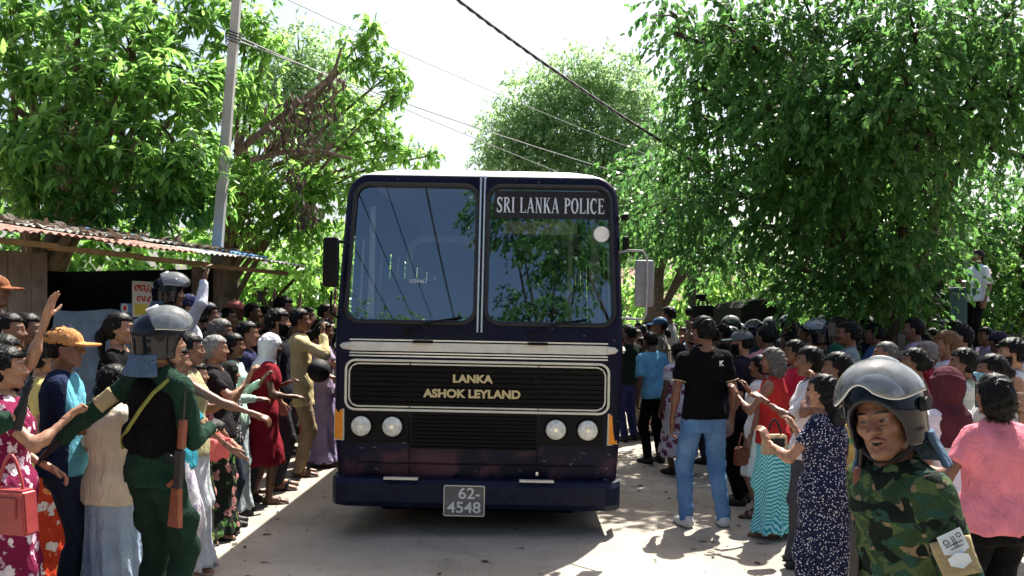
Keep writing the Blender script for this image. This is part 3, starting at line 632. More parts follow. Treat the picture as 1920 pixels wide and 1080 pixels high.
for k, (x0, x1) in enumerate(((-3.4, -.8), (-2.9, -.4), (-2.4, 0), (-1.6, .5))):          # lines that run on over the road behind the camera
    P = [Vector((x0 + (x1 - x0) * t - 3.2 * t, 9 - 34 * t, 6.6 + .25 * k - 1.2 * math.sin(math.pi * t) * .5)) for t in np.linspace(0, 1, 24)]
    mb = MB().tube([p - P[0] for p in P], .012 + .01 * (k == 3), 5); ob = mb.build('overhead_wire', M_cable, None, True); ob.location = P[0]
    tag(ob, ['first', 'second', 'third', 'fourth, thickest'][k] + ' overhead line mirrored in the left windscreen counting from the mirror box', 'wire')

# ------------------------------------------------------------------ wall with railing, post, house, truck
M_wall = mat('stained_wall', (.24, .22, .19), .9, .2, .35, 2, .5, 30)
wl0, wl1 = at(1440, 603, 17.6), at(2150, 603, 16.6); wv = (wl1 - wl0); wv.z = 0; L_ = wv.length; wq = math.atan2(wv.y, wv.x)
gw = empty('boundary_wall', (wl0.x, wl0.y, 0), wq, 'low stained boundary wall topped by a spiked iron railing behind the crowd', 'wall')
MB().box((L_ / 2, .12, .56), (L_, .24, 1.12), bev=.01).build('wall', M_wall, gw)
MB().box((L_ / 2, .12, 1.15), (L_ + .04, .30, .07), bev=.01).build('coping', M_wall, gw)
M_iron = mat('black_iron', (.014, .015, .014), .55, .4, .2, 8, .2)
bar = None; k = 0; x = .15
while x < L_:
    if bar is None:
        bar = MB().box((0, 0, .22), (.02, .02, .44)).cyl((0, 0, .44), (0, 0, .54), .018, .001, 6).build('railing_bar', M_iron, gw); bar.location = (x, .12, 1.18)
    elif abs(x - ((at(1833, 603, 17).x - wl0.x))) > .24:
        o = bar.copy(); COL.objects.link(o); o.location = (x, .12, 1.18)
    x += .16
for z in (1.27, 1.5): MB().box((L_ / 2, .145, z), (L_, .02, .03)).build('rail', M_iron, gw)
g = empty('gate_post', at(1797, 603, 16.2) * 1, 0, 'tall dark teal painted post standing behind the crowd', 'post'); g.location.z = 0
mt = mat('teal_paint', (.012, .045, .055), .6, .35, .3, 4, .3)
MB().box((0, 0, 1.15), (.22, .22, 2.3), bev=.02).build('shaft', mt, g); MB().box((0, 0, 2.33), (.27, .27, .06), bev=.02).build('cap', mt, g)
hb = at(1290, 603, 46); house = empty('house', (hb.x, 46, 0), R(-8), 'pale walled house with tiled roof glimpsed between the trunks', 'house')
M_hw = mat('cream_plaster', (.52, .47, .38), .85, .2, .15, 1.5, .2); M_tile = mat('clay_tile', (.26, .17, .125), .85, .2, .35, 3, .6, 30)
MB().box((0, 3, 1.5), (7.2, 6, 3.0)).build('wall', M_hw, house)
mb = MB(); mb.bm.verts.ensure_lookup_table()
v = [mb.bm.verts.new(p) for p in ((-4.1, -.8, 2.75), (4.1, -.8, 2.75), (4.1, 3, 4.7), (-4.1, 3, 4.7), (4.1, 6.8, 2.75), (-4.1, 6.8, 2.75))]
mb.bm.faces.new((v[0], v[1], v[2], v[3])); mb.bm.faces.new((v[3], v[2], v[4], v[5])); mb.bm.faces.new((v[0], v[3], v[5])); mb.bm.faces.new((v[1], v[4], v[2])); mb.bm.faces.new((v[0], v[5], v[4], v[1]))
rf = mb.build('roof', M_tile, house)
M_glassd = mat('dark_window', (.03, .035, .04), .15, .5, .1, 3, 0)
for xx in (-2.4, -.7, 1.2, 2.7):
    f = MB().box((xx, -.02, 1.6), (.95, .08, 1.25)).build('window', M_white, house)
    for q in (-1, 1): MB().box((xx + q * .22, -.07, 1.6), (.36, .03, 1.05)).build('pane', M_glassd, f)
tb_ = at(1433, 603, 24); trk = empty('truck', (tb_.x, 24, 0), R(4), 'small truck with dark canvas cover parked beyond the helmeted police', 'truck')
M_canv = mat('dark_canvas', (.012, .013, .012), .9, .1, .3, 3, .3); M_trk = mat('dark_green_paint', (.02, .03, .022), .5, .4, .2, 3, .1)
mb = MB(); ar = [(-.62, .9), (-.62, 2.12), (-.5, 2.27), (-.2, 2.34), (.2, 2.34), (.5, 2.27), (.62, 2.12), (.62, .9)]
mb.prism(ar, .03, 2.6); mb.build('canvas_cover', M_canv, trk)
M_trim = mat('faded_canvas_edge', (.22, .21, .19), .8, .2, .2, 4, .2)
MB().tube([(x_, 0, z_ + .01) for x_, z_ in ar[1:-1]], .03, 6).build('roof_bow', M_trim, trk, True)
MB().box((0, 1.3, .72), (1.34, 2.6, .36), bev=.02).build('load_bed', M_trk, trk); MB().box((0, 3.4, 1.05), (1.4, 1.3, 1.3), bev=.06).build('cab', M_trk, trk)
for sx_ in (-1, 1):
    for yy in (.7, 3.4): MB().cyl((sx_ * .5, yy, .32), (sx_ * .68, yy, .32), .32, n=20).build('wheel', M_cable, trk, True)
    MB().box((sx_ * .5, -.02, .75), (.12, .03, .12)).build('tail_light', M_pred, trk)

# ------------------------------------------------------------------ litter on the road
n = 650; side = rng.random(n) < .5; x = np.where(side, -rng.uniform(1.9, 4.6, n), rng.uniform(1.2, 5.2, n)); x = np.where(rng.random(n) < .18, rng.uniform(-3, 3, n), x); y = rng.uniform(4.2, 16, n)
Ls = rng.uniform(.03, .10, n); V, F = leaves_geo(np.stack([x, y, np.full(n, .006)], 1), rng.normal(size=(n, 3)) * np.array([1, 1, .05]), np.tile([0, 0, 1.0], (n, 1)) + rng.normal(0, .12, (n, 3)), Ls, Ls * .4)
V[:, 2] = np.maximum(V[:, 2], .004); tag(mobj('fallen_leaves', V, F, M_dead), 'dry leaves scattered over the road surface', 'leaves', kind='stuff')
n = 2600; side = rng.random(n) < .55; x = np.where(side, -np.abs(rng.normal(3.5, .7, n)), rng.normal(3.4, 1.0, n)); x = np.where(rng.random(n) < .25, rng.uniform(-3.5, 3.5, n), x); y = rng.uniform(4.2, 14, n); r = rng.uniform(.003, .011, n) * np.where(rng.random(n) < .06, 2.2, 1)
O8 = np.array([(1, 0, 0), (0, 1, 0), (-1, 0, 0), (0, -1, 0), (0, 0, .8), (0, 0, -.5)]); V = np.stack([x, y, r * .3], 1)[:, None] + O8[None] * r[:, None, None] * rng.uniform(.6, 1.3, (n, 6, 1)); o = (np.arange(n) * 6)[:, None]
F = np.concatenate([o + t for t in ([0, 1, 4], [1, 2, 4], [2, 3, 4], [3, 0, 4], [1, 0, 5], [2, 1, 5], [3, 2, 5], [0, 3, 5])]); tag(mobj('gravel', V.reshape(-1, 3), F, mat('gravel_stone', (.25, .225, .19), .9, .2, .4, 2, 0), smooth=False), 'loose grit and small stones along the road edges', 'gravel', kind='stuff')
# ================================================================== the bus
BD = 7.7; BS = FP / BD
def bz(py): return HC - (py - HY) / BS
def bx(px): return (px - 892) / BS
bus = empty('bus', (at(891, 603, 7.52).x, 7.52, 0), 0, 'old navy blue police bus with white roof driving down the crowd-lined road', 'bus')
bus.rotation_euler = (0, R(1.05), R(-.8))
def paint_mat():
    m, ns, ls, b = nodes_of('worn_navy_paint'); tc = N(ns, 'TexCoord'); O = tc.outputs['Object']
    a = N(ns, 'TexNoise', Scale=1.7, Detail=6, Distortion=.5); ls.new(O, a.inputs['Vector'])
    r1 = ramp(ns, [(.35, (.0015, .0018, .011)), (.6, (.0025, .003, .020))]); ls.new(a.outputs[0], r1.inputs[0])
    # sun-faded purple patches on the lower front panels
    p = N(ns, 'TexNoise', Scale=2.6, Detail=4, Distortion=.9); ls.new(O, p.inputs['Vector'])
    r2 = ramp(ns, [(.46, (0, 0, 0)), (.58, (1, 1, 1))]); ls.new(p.outputs[0], r2.inputs[0])
    sx = N(ns, 'SeparateXYZ'); ls.new(O, sx.inputs[0])
    mr = N(ns, 'MapRange'); mr.inputs[1].default_value = .74; mr.inputs[2].default_value = .62; ls.new(sx.outputs[2], mr.inputs[0])
    mu = N(ns, 'Math', operation='MULTIPLY'); ls.new(r2.outputs[0], mu.inputs[0]); ls.new(mr.outputs[0], mu.inputs[1])
    m2 = N(ns, 'Math', operation='MULTIPLY'); m2.inputs[1].default_value = .75; ls.new(mu.outputs[0], m2.inputs[0])
    out = mixc(ns, ls, m2.outputs[0], r1.outputs[0], (.085, .034, .046))
    # chips and scratches
    c = N(ns, 'TexNoise', Scale=26, Detail=6, Roughness=.75); mp = N(ns, 'Mapping'); mp.inputs['Scale'].default_value = (.5, 1, 1.3); ls.new(O, mp.inputs[0]); ls.new(mp.outputs[0], c.inputs['Vector'])
    r3 = ramp(ns, [(.645, (0, 0, 0)), (.665, (.8, .8, .8))]); ls.new(c.outputs[0], r3.inputs[0])
    out = mixc(ns, ls, r3.outputs[0], out, (.30, .29, .28))
    du = N(ns, 'TexNoise', Scale=5, Detail=8, Roughness=.7); ls.new(O, du.inputs['Vector']); r4 = ramp(ns, [(.45, (0, 0, 0)), (.8, (.10, .10, .10))]); ls.new(du.outputs[0], r4.inputs[0])
    out = mixc(ns, ls, r4.outputs[0], out, (.04, .04, .06))
    ls.new(out, b.inputs['Base Color']); b.inputs['Specular IOR Level'].default_value = .16
    rr = ramp(ns, [(.3, (.25, .25, .25)), (.75, (.6, .6, .6))]); ls.new(du.outputs[0], rr.inputs[0]); ls.new(rr.outputs[0], b.inputs['Roughness'])
    add_bump(ns, ls, b, 3.5, .12, .02, 3, O); return m
M_navy = paint_mat()
def roof_mat():
    m, ns, ls, b = nodes_of('chipped_white_roof_paint'); tc = N(ns, 'TexCoord'); O = tc.outputs['Object']
    c = N(ns, 'TexNoise', Scale=14, Detail=7, Roughness=.75); ls.new(O, c.inputs['Vector'])
    sx = N(ns, 'SeparateXYZ'); ls.new(O, sx.inputs[0])
    ad = N(ns, 'MapRange'); ad.inputs[1].default_value = 2.86; ad.inputs[2].default_value = 3.0; ad.inputs[3].default_value = .30; ad.inputs[4].default_value = -.2; ls.new(sx.outputs[2], ad.inputs[0])
    s = N(ns, 'Math', operation='ADD'); ls.new(c.outputs[0], s.inputs[0]); ls.new(ad.outputs[0], s.inputs[1])
    r = ramp(ns, [(.62, (.74, .74, .72)), (.64, (.012, .014, .045))]); ls.new(s.outputs[0], r.inputs[0]); ls.new(r.outputs[0], b.inputs['Base Color'])
    b.inputs['Roughness'].default_value = .5; return m
M_roofw = roof_mat()
M_cream = mat('cream_band_paint', (.58, .55, .47), .45, .4, .12, 9, .1)
M_chrome = mat('dull_chrome', (.66, .66, .66), .28, .5, .12, 20, .05, metal=.9)
M_trimc = mat('ivory_trim', (.66, .62, .50), .4, .4, .1, 9, .05)
M_blk = mat('black_plastic', (.003, .003, .0034), .5, .14, .3, 6, .15)
M_rub = mat('window_rubber', (.012, .012, .014), .55, .35, .2, 8, .1)
M_gold = mat('gold_letters', (.50, .40, .20), .4, .4, .12, 12, 0)
M_silver = mat('silver_letters', (.50, .55, .62), .45, .4, .15, 20, 0)
M_amber = mat('amber_lens', (.75, .27, .03), .2, .5, .12, 25, .3, 90)
M_plate = mat('grey_number_plate', (.13, .125, .12), .6, .3, .15, 12, .1)
M_intc = mat('cream_interior', (.45, .42, .34), .7, .3, .1, 5, .1); M_intd = mat('dark_interior', (.02, .02, .024), .8, .2, .2, 5, .1)
M_seat = mat('dark_seat_vinyl', (.03, .032, .045), .6, .3, .2, 5, .2)
def glass_mat(name, tint, ior=1.55):
    m, ns, ls, b = nodes_of(name); t = N(ns, 'BsdfTransparent'); t.inputs[0].default_value = c4(tint); g = N(ns, 'BsdfGlossy', Roughness=.015)
    g.inputs[0].default_value = (.68, .84, 1, 1); f = N(ns, 'Fresnel', IOR=ior); mx = N(ns, 'MixShader')  # blue of the mirrored sky is put into the gloss colour
    mul = N(ns, 'Math', operation='MULTIPLY'); mul.inputs[1].default_value = 3.0; ls.new(f.outputs[0], mul.inputs[0]); mul.use_clamp = True
    ls.new(mul.outputs[0], mx.inputs[0]); ls.new(t.outputs[0], mx.inputs[1]); ls.new(g.outputs[0], mx.inputs[2]); ls.new(mx.outputs[0], ns['Material Output'].inputs[0]); return m
M_glass = glass_mat('windscreen_glass', (.46, .50, .52), 1.62)
ZB = [.42, .70, 1.0, 1.46, 1.66, 2.76, 2.84, 2.90, 2.945, 2.98, 3.01, 3.035, 3.055, 3.065]
WB = [1.165, 1.18, 1.195, 1.20, 1.20, 1.155, 1.145, 1.122, 1.085, 1.03, .94, .80, .56, .3]
YB = [.03, .012, 0, 0, 0, .132, .1416, .1488, .1542, .164, .19, .24, .34, .55]
def plan(wd, y0, y1, r=.06, n=5):
    pts = []
    for cx_, cy_, a0 in ((wd - r, y0 + r, -90), (wd - r, y1 - r, 0), (-wd + r, y1 - r, 90), (-wd + r, y0 + r, 180)):
        for i in range(n + 1):
            a = R(a0 + 90 * i / n); pts.append((cx_ + r * math.cos(a), cy_ + r * math.sin(a)))
    return pts
def rrect(x0, x1, z0, z1, r, n=6):
    pts = []
    for cx_, cz_, a0 in ((x1 - r, z0 + r, -90), (x1 - r, z1 - r, 0), (x0 + r, z1 - r, 90), (x0 + r, z0 + r, 180)):
        for i in range(n + 1):
            a = R(a0 + 90 * i / n); pts.append((cx_ + r * math.cos(a), cz_ + r * math.sin(a)))
    return pts
def yfront(z): return float(np.interp(z, ZB, YB))
BL = 9.2
WIN = [(-1.115, -.035, 1.735, 2.90), (.052, 1.125, 1.735, 2.90)]
def wrect(x0, x1, z0, z1, r, n=6):      # windscreen outline, narrowing towards the roof like the body
    return [(x * (1 - .042 * (z - 1.73) / 1.17), z) for x, z in rrect(x0, x1, z0, z1, r, n)]
SIDE = [(.55, 1.35)] + [(1.5 + i * 1.25, 2.62 + i * 1.25) for i in range(6)]
mb = MB(); bm = mb.bm; rings = []
for z, w_, y in zip(ZB, WB, YB): rings.append([bm.verts.new((x, yy, z)) for x, yy in plan(w_, y, BL - y)])
BANDI, TOPI = 4, 8
for k, (a, b) in enumerate(zip(rings, rings[1:])):
    for i in range(24):
        j = (i + 1) % 24
        if (k == BANDI and i in (5, 17)) or (BANDI <= k < TOPI and i == 23): continue
        f = bm.faces.new((a[i], a[j], b[j], b[i])); f.material_index = 1 if k >= TOPI + 1 else 0
bm.faces.new(rings[0][::-1]); f = bm.faces.new(rings[-1]); f.material_index = 1
def edge(u, v):
    e = bm.edges.get((u, v)); return e if e else bm.edges.new((u, v))
a, b = rings[BANDI], rings[TOPI]         # front band with the two windscreen openings
es = [edge(a[23], a[0]), edge(b[23], b[0])]
for k in range(BANDI, TOPI): es += [edge(rings[k][q], rings[k + 1][q]) for q in (0, 23)]
for wn_ in WIN:
    vs = [bm.verts.new((x, yfront(z), z)) for x, z in wrect(*wn_, .12)]
    es += [edge(vs[i], vs[(i + 1) % len(vs)]) for i in range(len(vs))]
bmesh.ops.triangle_fill(bm, use_beauty=True, use_dissolve=False, edges=es, normal=(0, -1, 0))
a, b = rings[BANDI], rings[BANDI + 1]
for s_, (i, j) in ((1, (5, 6)), (-1, (18, 17))):   # side bands with window openings
    es = [edge(a[i], a[j]), edge(b[i], b[j]), edge(a[i], b[i]), edge(a[j], b[j])]
    for y0, y1 in SIDE:
        vs = [bm.verts.new((s_ * float(np.interp(z, ZB, WB)), y, z)) for y, z in rrect(y0, y1, 1.70, 2.5, .07, 3)]
        es += [edge(vs[q], vs[(q + 1) % len(vs)]) for q in range(len(vs))]
    bmesh.ops.triangle_fill(bm, use_beauty=True, use_dissolve=False, edges=es, normal=(s_, 0, 0))
body = mb.build('body', [M_navy, M_roofw], bus, True)
# glass, gaskets
for i, (x0, x1, z0, z1) in enumerate(WIN):
    g = wrect(x0 - .005, x1 + .005, z0 - .005, z1 + .005, .12)
    gl = MB(); gl.poly([(x, yfront(z) + .02, z) for x, z in g])
    pane = gl.build('windscreen', M_glass, bus)
    gp = wrect(x0, x1, z0, z1, .12, 8); gp.append(gp[0]); gp.append(gp[1])
    MB().tube([(x, yfront(z) - .002, z) for x, z in gp], .020, 8).build('gasket', M_rub, pane, True)
for y0, y1 in SIDE:
    for s in (-1, 1):
        xx = lambda z: s * (np.interp(z, ZB, WB) - .025)
        q = [(xx(1.69), y0 - .01, 1.69), (xx(1.69), y1 + .01, 1.69), (xx(2.5), y1 + .01, 2.51), (xx(2.5), y0 - .01, 2.51)]
        MB().poly(q).build('side_window', M_glass, bus)
        MB().tube([(xx(1.70), (y0 + y1) / 2, 1.70), (xx(2.5), (y0 + y1) / 2, 2.5)], .012, 6).build('window_bar', M_chrome, bus)
# centre strip (two bright rails)
for dx in (-.012, .022):
    MB().tube([(dx, yfront(z) - .012, z) for z in np.linspace(1.66, 2.985, 8)], .011, 6).build('centre_strip', M_chrome, bus, True)
# white band with bright lines
MB().box((0, -.006, 1.53), (2.12, .02, .075), bev=.006).build('front_band', M_cream, bus)
for s in (-1, 1): MB().tube([(s * 1.055, -.008, 1.53), (s * 1.13, .025, 1.53), (s * 1.19, .11, 1.53), (s * 1.205, .2, 1.53), (s * 1.205, 9.0, 1.53)], .035, 8).build('side_band', M_cream, bus, True)
for z in (1.585, 1.476, 1.452): MB().box((0, -.012, z), (2.14, .018, .011)).build('band_rail', M_chrome, bus)
for px_ in (790, 1000): MB().box((bx(px_), -.03, 1.575), (.17, .03, .022), bev=.006).cyl((bx(px_) - .06, -.04, 1.575), (bx(px_) + .06, -.04, 1.575), .012, n=8).build('flap_hinge', M_blk, bus)
# upper grille
gx0, gx1, gz0, gz1 = bx(650), bx(1131), 1.005, 1.415
for q, (inset, rad, m) in enumerate(((0, .011, M_trimc), (.028, .007, M_trimc))):
    gp = rrect(gx0 + inset, gx1 - inset, gz0 + inset, gz1 - inset, .08, 6); gp += gp[:2]
    MB().tube([(x, -.012, z) for x, z in gp], rad, 6).build('grille_trim', m, bus, True)
gr = MB().prism(rrect(gx0 + .012, gx1 - .012, gz0 + .012, gz1 - .012, .07), -.006, .004).build('grille_panel', M_blk, bus)
for i in range(8):
    z = gz0 + .062 + i * .041; MB().box(((gx0 + gx1) / 2, -.012, z), (gx1 - gx0 - .10, .016, .019), Matrix.Rotation(R(22), 3, 'X')).build('slat', M_blk, gr)
for px_ in (768, 1003): MB().box((bx(px_), -.017, (gz0 + gz1) / 2), (.006, .012, gz1 - gz0 - .02)).build('panel_joint', M_blk, gr)
# lower grille and lamp panels
lg = MB().box(((bx(770) + bx(1003)) / 2, -.002, .84), (bx(1003) - bx(770), .012, .30)).build('lower_grille', M_blk, bus)
for i in range(9): MB().box(((bx(770) + bx(1003)) / 2, -.014, .705 + i * .032), (bx(1003) - bx(770) - .03, .012, .013), Matrix.Rotation(R(20), 3, 'X')).build('slat', M_blk, lg)
M_lens = mat('headlamp_glass', (.62, .62, .55), .12, .6, .3, 30, .5, 70); M_refl = mat('headlamp_bulb', (.75, .72, .6), .2, .5, .1, 9, 0, metal=.6)
for a, b in ((bx(650), bx(766)), (bx(1007), bx(1122))): MB().box(((a + b) / 2, -.001, .865), (b - a, .010, .26), bev=.004).build('lamp_panel', M_blk, bus)
for px_ in (680, 737, 1036, 1094):
    x = bx(px_); h = MB().cyl((x, -.030, .868), (x, .0, .868), .092, .098, 28).build('headlight', M_blk, bus, True)
    mb = MB(); rings = []
    for k, (r, y) in enumerate(((.082, -.031), (.075, -.042), (.055, -.052), (.028, -.058))):
        rings.append([mb.bm.verts.new((x + r * math.cos(t), y, .868 + r * math.sin(t))) for t in np.linspace(0, 2 * math.pi, 24, endpoint=False)])
    for a, b in zip(rings, rings[1:]):
        for k in range(24): mb.bm.faces.new((a[k], a[(k + 1) % 24], b[(k + 1) % 24], b[k]))
    mb.bm.faces.new(rings[-1]); mb.build('lens', M_lens, h, True)
    MB().cyl((x, -.0605, .868), (x, -.059, .868), .016, n=12).build('bulb_shield', M_refl, h)
for px_, s in ((635, -1), (1143, 1)):
    ind = MB().box((bx(px_) - s * .02, .028, .875 + (.0 if s < 0 else -.0)), (.082, .05, .25), Matrix.Rotation(R(s * 24), 3, 'Z'), bev=.008).build('indicator', M_amber, bus)
    MB().box((bx(px_) - s * .02, .034, .875), (.094, .05, .262), Matrix.Rotation(R(s * 24), 3, 'Z'), bev=.004).build('bezel', M_trimc, ind)
# rivets along the panel edges
rv = None
for z_, xs_ in ((1.435, np.linspace(-1.08, 1.08, 25)), (.70, np.linspace(-1.08, 1.08, 25)), (1.64, np.linspace(-1.1, 1.1, 25))):
    for x_ in xs_:
        if rv is None: rv = MB().cyl((0, -.004, 0), (0, .002, 0), .007, n=8).build('rivet', M_navy, bus); o = rv
        else: o = rv.copy(); COL.objects.link(o)
        o.location = (float(x_), yfront(z_), z_)
# hinged lower flap lines
MB().box((0, -.003, .56), (2.0, .012, .006)).build('panel_seam', M_blk, bus)
for px_ in (768, 1003): MB().box((bx(px_), -.004, .66), (.007, .012, .5)).build('panel_seam', M_blk, bus)
MB().box((bx(1003), -.012, .50), (.02, .02, .03)).build('latch', M_chrome, bus); MB().cyl((bx(1000), -.02, 1.265), (bx(1000), 0, 1.265), .03, n=8).build('lock', M_blk, bus)
# bumper
M_bump = mat('scratched_bumper_paint', (.003, .006, .022), .5, .2, .5, 8, .5, 18, bdist=.015)
mb = MB(); prof = [(-.02, .455), (-.135, .45), (-.16, .41), (-.16, .27), (-.135, .225), (-.02, .215)]; rings = []
for x, dy, dz in [(-1.195, .30, .0), (-1.19, .13, .0), (-1.15, .05, 0), (-1.06, .0, 0), (-.5, -.012, 0), (0, -.014, 0), (.5, -.012, 0), (1.06, .0, 0), (1.15, .05, 0), (1.19, .13, 0), (1.195, .30, 0)]:
    rings.append([mb.bm.verts.new((x, y + dy + .02, z + dz)) for y, z in prof])
for a, b in zip(rings, rings[1:]):
    for k in range(len(prof)): mb.bm.faces.new((a[k], a[(k + 1) % 6], b[(k + 1) % 6], b[k]))
mb.bm.faces.new(rings[0]); mb.bm.faces.new(rings[-1]); bumper = mb.build('bumper', M_bump, bus)
for px_ in (758, 1002): MB().box((bx(px_), -.145, .462), (.28, .05, .018), bev=.004).build('reflector_strip', M_trimc, bumper)
pl = MB().box((bx(873), -.168, .295), (.34, .012, .255), bev=.006).build('number_plate', M_plate, bus)
MB().tube([(x, -.176, z) for x, z in (lambda g: g + g[:2])(rrect(bx(873) - .163, bx(873) + .163, .174, .416, .015, 3))], .004, 5).build('plate_rim', M_trimc, pl)
def text(s, name, size, m, parent, loc, sx=1.0, ext=.003, bold=0, rot=(R(90), 0, 0), align='CENTER'):
    cu = bpy.data.curves.new(name, 'FONT'); cu.body = s; cu.size = 1; cu.extrude = ext / size; cu.align_x = align; cu.align_y = 'CENTER'; cu.offset = bold / size
    o = bpy.data.objects.new(name, cu); COL.objects.link(o); dg = bpy.context.evaluated_depsgraph_get()
    me = bpy.data.meshes.new_from_object(o.evaluated_get(dg)); bpy.data.objects.remove(o); me.materials.clear(); me.materials.append(m)
    t = put(bpy.data.objects.new(name, me), parent); t.location = loc; t.rotation_euler = rot; t.scale = (sx * size, size, size); return t
text('62-', 'lettering', .125, mat('plate_white', (.62, .62, .6), .5, .3, .1, 20, 0), pl, (bx(882), -.176, .352), 1.1, .002, .0015)
text('4548', 'lettering', .125, MC['plate_white'], pl, (bx(873), -.176, .238), 1.1, .002, .0015)
text('LANKA', 'lettering', .088, M_gold, gr, (bx(882), -.024, 1.272), 1.14, .004, .004)
text('ASHOK LEYLAND', 'lettering', .092, M_gold, gr, (bx(882), -.024, 1.148), 1.10, .004, .004)
# serif lettering on the windscreen
def serif_text(s, h, gap):
    T, t = .155, .065; out = MB(); x = 0
    def st(p, w0, w1=None):
        w1 = w0 if w1 is None else w1; n = len(p)
        for i in range(n - 1):
            (ax_, az), (bx_, bz_) = p[i], p[i + 1]; dx, dz = bx_ - ax_, bz_ - az; l = math.hypot(dx, dz) + 1e-9; nx_, nz_ = -dz / l, dx / l
            a = w0 if not callable(w0) else w0(i / (n - 1)); b = (w0 if not callable(w0) else w0((i + 1) / (n - 1)))
            out.poly([((x + ax_ + nx_ * a / 2) * h, 0, (az + nz_ * a / 2) * h), ((x + ax_ - nx_ * a / 2) * h, 0, (az - nz_ * a / 2) * h), ((x + bx_ - nx_ * b / 2) * h, 0, (bz_ - nz_ * b / 2) * h), ((x + bx_ + nx_ * b / 2) * h, 0, (bz_ + nz_ * b / 2) * h)])
    def stem(cx_, w_=T, z0=0, z1=1): st([(cx_, z0), (cx_, z1)], w_); [st([(cx_ - w_ / 2 - .07, zz), (cx_ + w_ / 2 + .07, zz)], .05) for zz in (.025, .975)]
    def arc(cx_, cz, rx, rz, a0, a1, wf, n=14): st([(cx_ + rx * math.cos(R(a)), cz + rz * math.sin(R(a))) for a in np.linspace(a0, a1, n)], wf)
    for ch in s:
        if ch == ' ': x += .42; continue
        if ch == 'I': stem(.15); w_ = .30
        elif ch == 'L': stem(.16); st([(.1, .035), (.58, .035)], t); st([(.56, .0), (.6, .24)], .05); w_ = .62
        elif ch == 'E': stem(.16); [st([(.1, zz), (.56, zz)], t) for zz in (.035, .965)]; st([(.2, .52), (.44, .52)], t); st([(.57, .0), (.6, .22)], .05); st([(.55, 1), (.57, .8)], .05); st([(.44, .42), (.44, .62)], .045); w_ = .62
        elif ch == 'P': stem(.16); arc(.24, .74, .30, .235, 95, -95, lambda u: .06 + .10 * math.sin(math.pi * u)); w_ = .6
        elif ch == 'R': stem(.16); arc(.24, .76, .27, .215, 95, -95, lambda u: .06 + .10 * math.sin(math.pi * u)); st([(.3, .54), (.62, .03)], .14); st([(.5, .025), (.72, .025)], .05); w_ = .72
        elif ch == 'A': st([(.08, 0), (.35, 1)], t); st([(.34, 1), (.62, 0)], T); st([(.16, .33), (.5, .33)], .055); [st([(q - .1, .025), (q + .1, .025)], .05) for q in (.08, .62)]; w_ = .72
        elif ch == 'N': st([(.14, 0), (.14, 1)], t); st([(.14, 1), (.58, 0)], T); st([(.58, 0), (.58, 1)], t); st([(.03, .025), (.25, .025)], .05); st([(.47, .975), (.69, .975)], .05); st([(.0, .975), (.18, .975)], .05); w_ = .72
        elif ch == 'K': stem(.16); st([(.22, .42), (.55, .97)], t); st([(.32, .58), (.62, .03)], T); st([(.44, .975), (.66, .975)], .05); st([(.5, .025), (.74, .025)], .05); w_ = .74
        elif ch == 'O': arc(.36, .5, .28, .47, 0, 360, lambda u: .07 + .1 * abs(math.cos(2 * math.pi * u)), 28); w_ = .72
        elif ch == 'C': arc(.36, .5, .28, .47, 45, 318, lambda u: .06 + .12 * math.sin(math.pi * u), 22); st([(.57, .98), (.57, .7)], .05); w_ = .66
        elif ch == 'S':
            st([(.5, .80), (.44, .93), (.31, .97), (.17, .92), (.11, .77), (.16, .63), (.31, .52), (.45, .40), (.50, .25), (.43, .09), (.28, .03), (.14, .08), (.08, .22)], lambda u: .06 + .11 * math.sin(math.pi * u)); st([(.52, .98), (.52, .72)], .05); st([(.07, .02), (.07, .3)], .05); w_ = .6
        x += w_ + gap
    return out, x * h
board = MB(); x0, x1, z0, z1 = .09, 1.085, 2.63, 2.862
board.poly([(x, yfront(z) + .014, z) for x, z in ((x0, z0), (x1, z0), (x1 - .02, z1), (x0 + .02, z1))]); bo = board.build('sign_strip', M_intd, bus)
mb, tw = serif_text('SRI LANKA POLICE', .132, .075); sl_ = MB(); 
lt = mb.build('lettering', M_silver, bo); k = (bx(1121) - bx(919)) / tw; lt.scale = (k, 1, 1); lt.location = (bx(919), yfront(2.675) + .0105, 2.675); lt.rotation_euler = (R(-6.6), 0, 0)
sk = MB().cyl((bx(1115), yfront(2.49) + .004, bz(439) + .01), (bx(1115), yfront(2.49) + .010, bz(439) + .01), .066, n=28).build('round_sticker', M_white, bus); sk.rotation_euler = (0, 0, 0)
text('1029467', 'lettering', .045, M_silver, bus, (bx(777), yfront(2.06) + .008, bz(531)), 1, .001, 0, (R(84), 0, 0))
# wipers
for px0, px1 in ((760, 860), (985, 1090)):
    zA, zB = 1.70, 1.765; MB().tube([(bx(px0), yfront(zA) - .03, zA - .05), (bx((px0 + px1) / 2), yfront(zB) - .04, zB - .02), (bx(px1), yfront(zB) - .015, zB + .02)], .008, 6).cyl((bx(px0), -.05, zA - .05), (bx(px0), .03, zA - .05), .02, n=10).build('wiper', M_blk, bus, True)
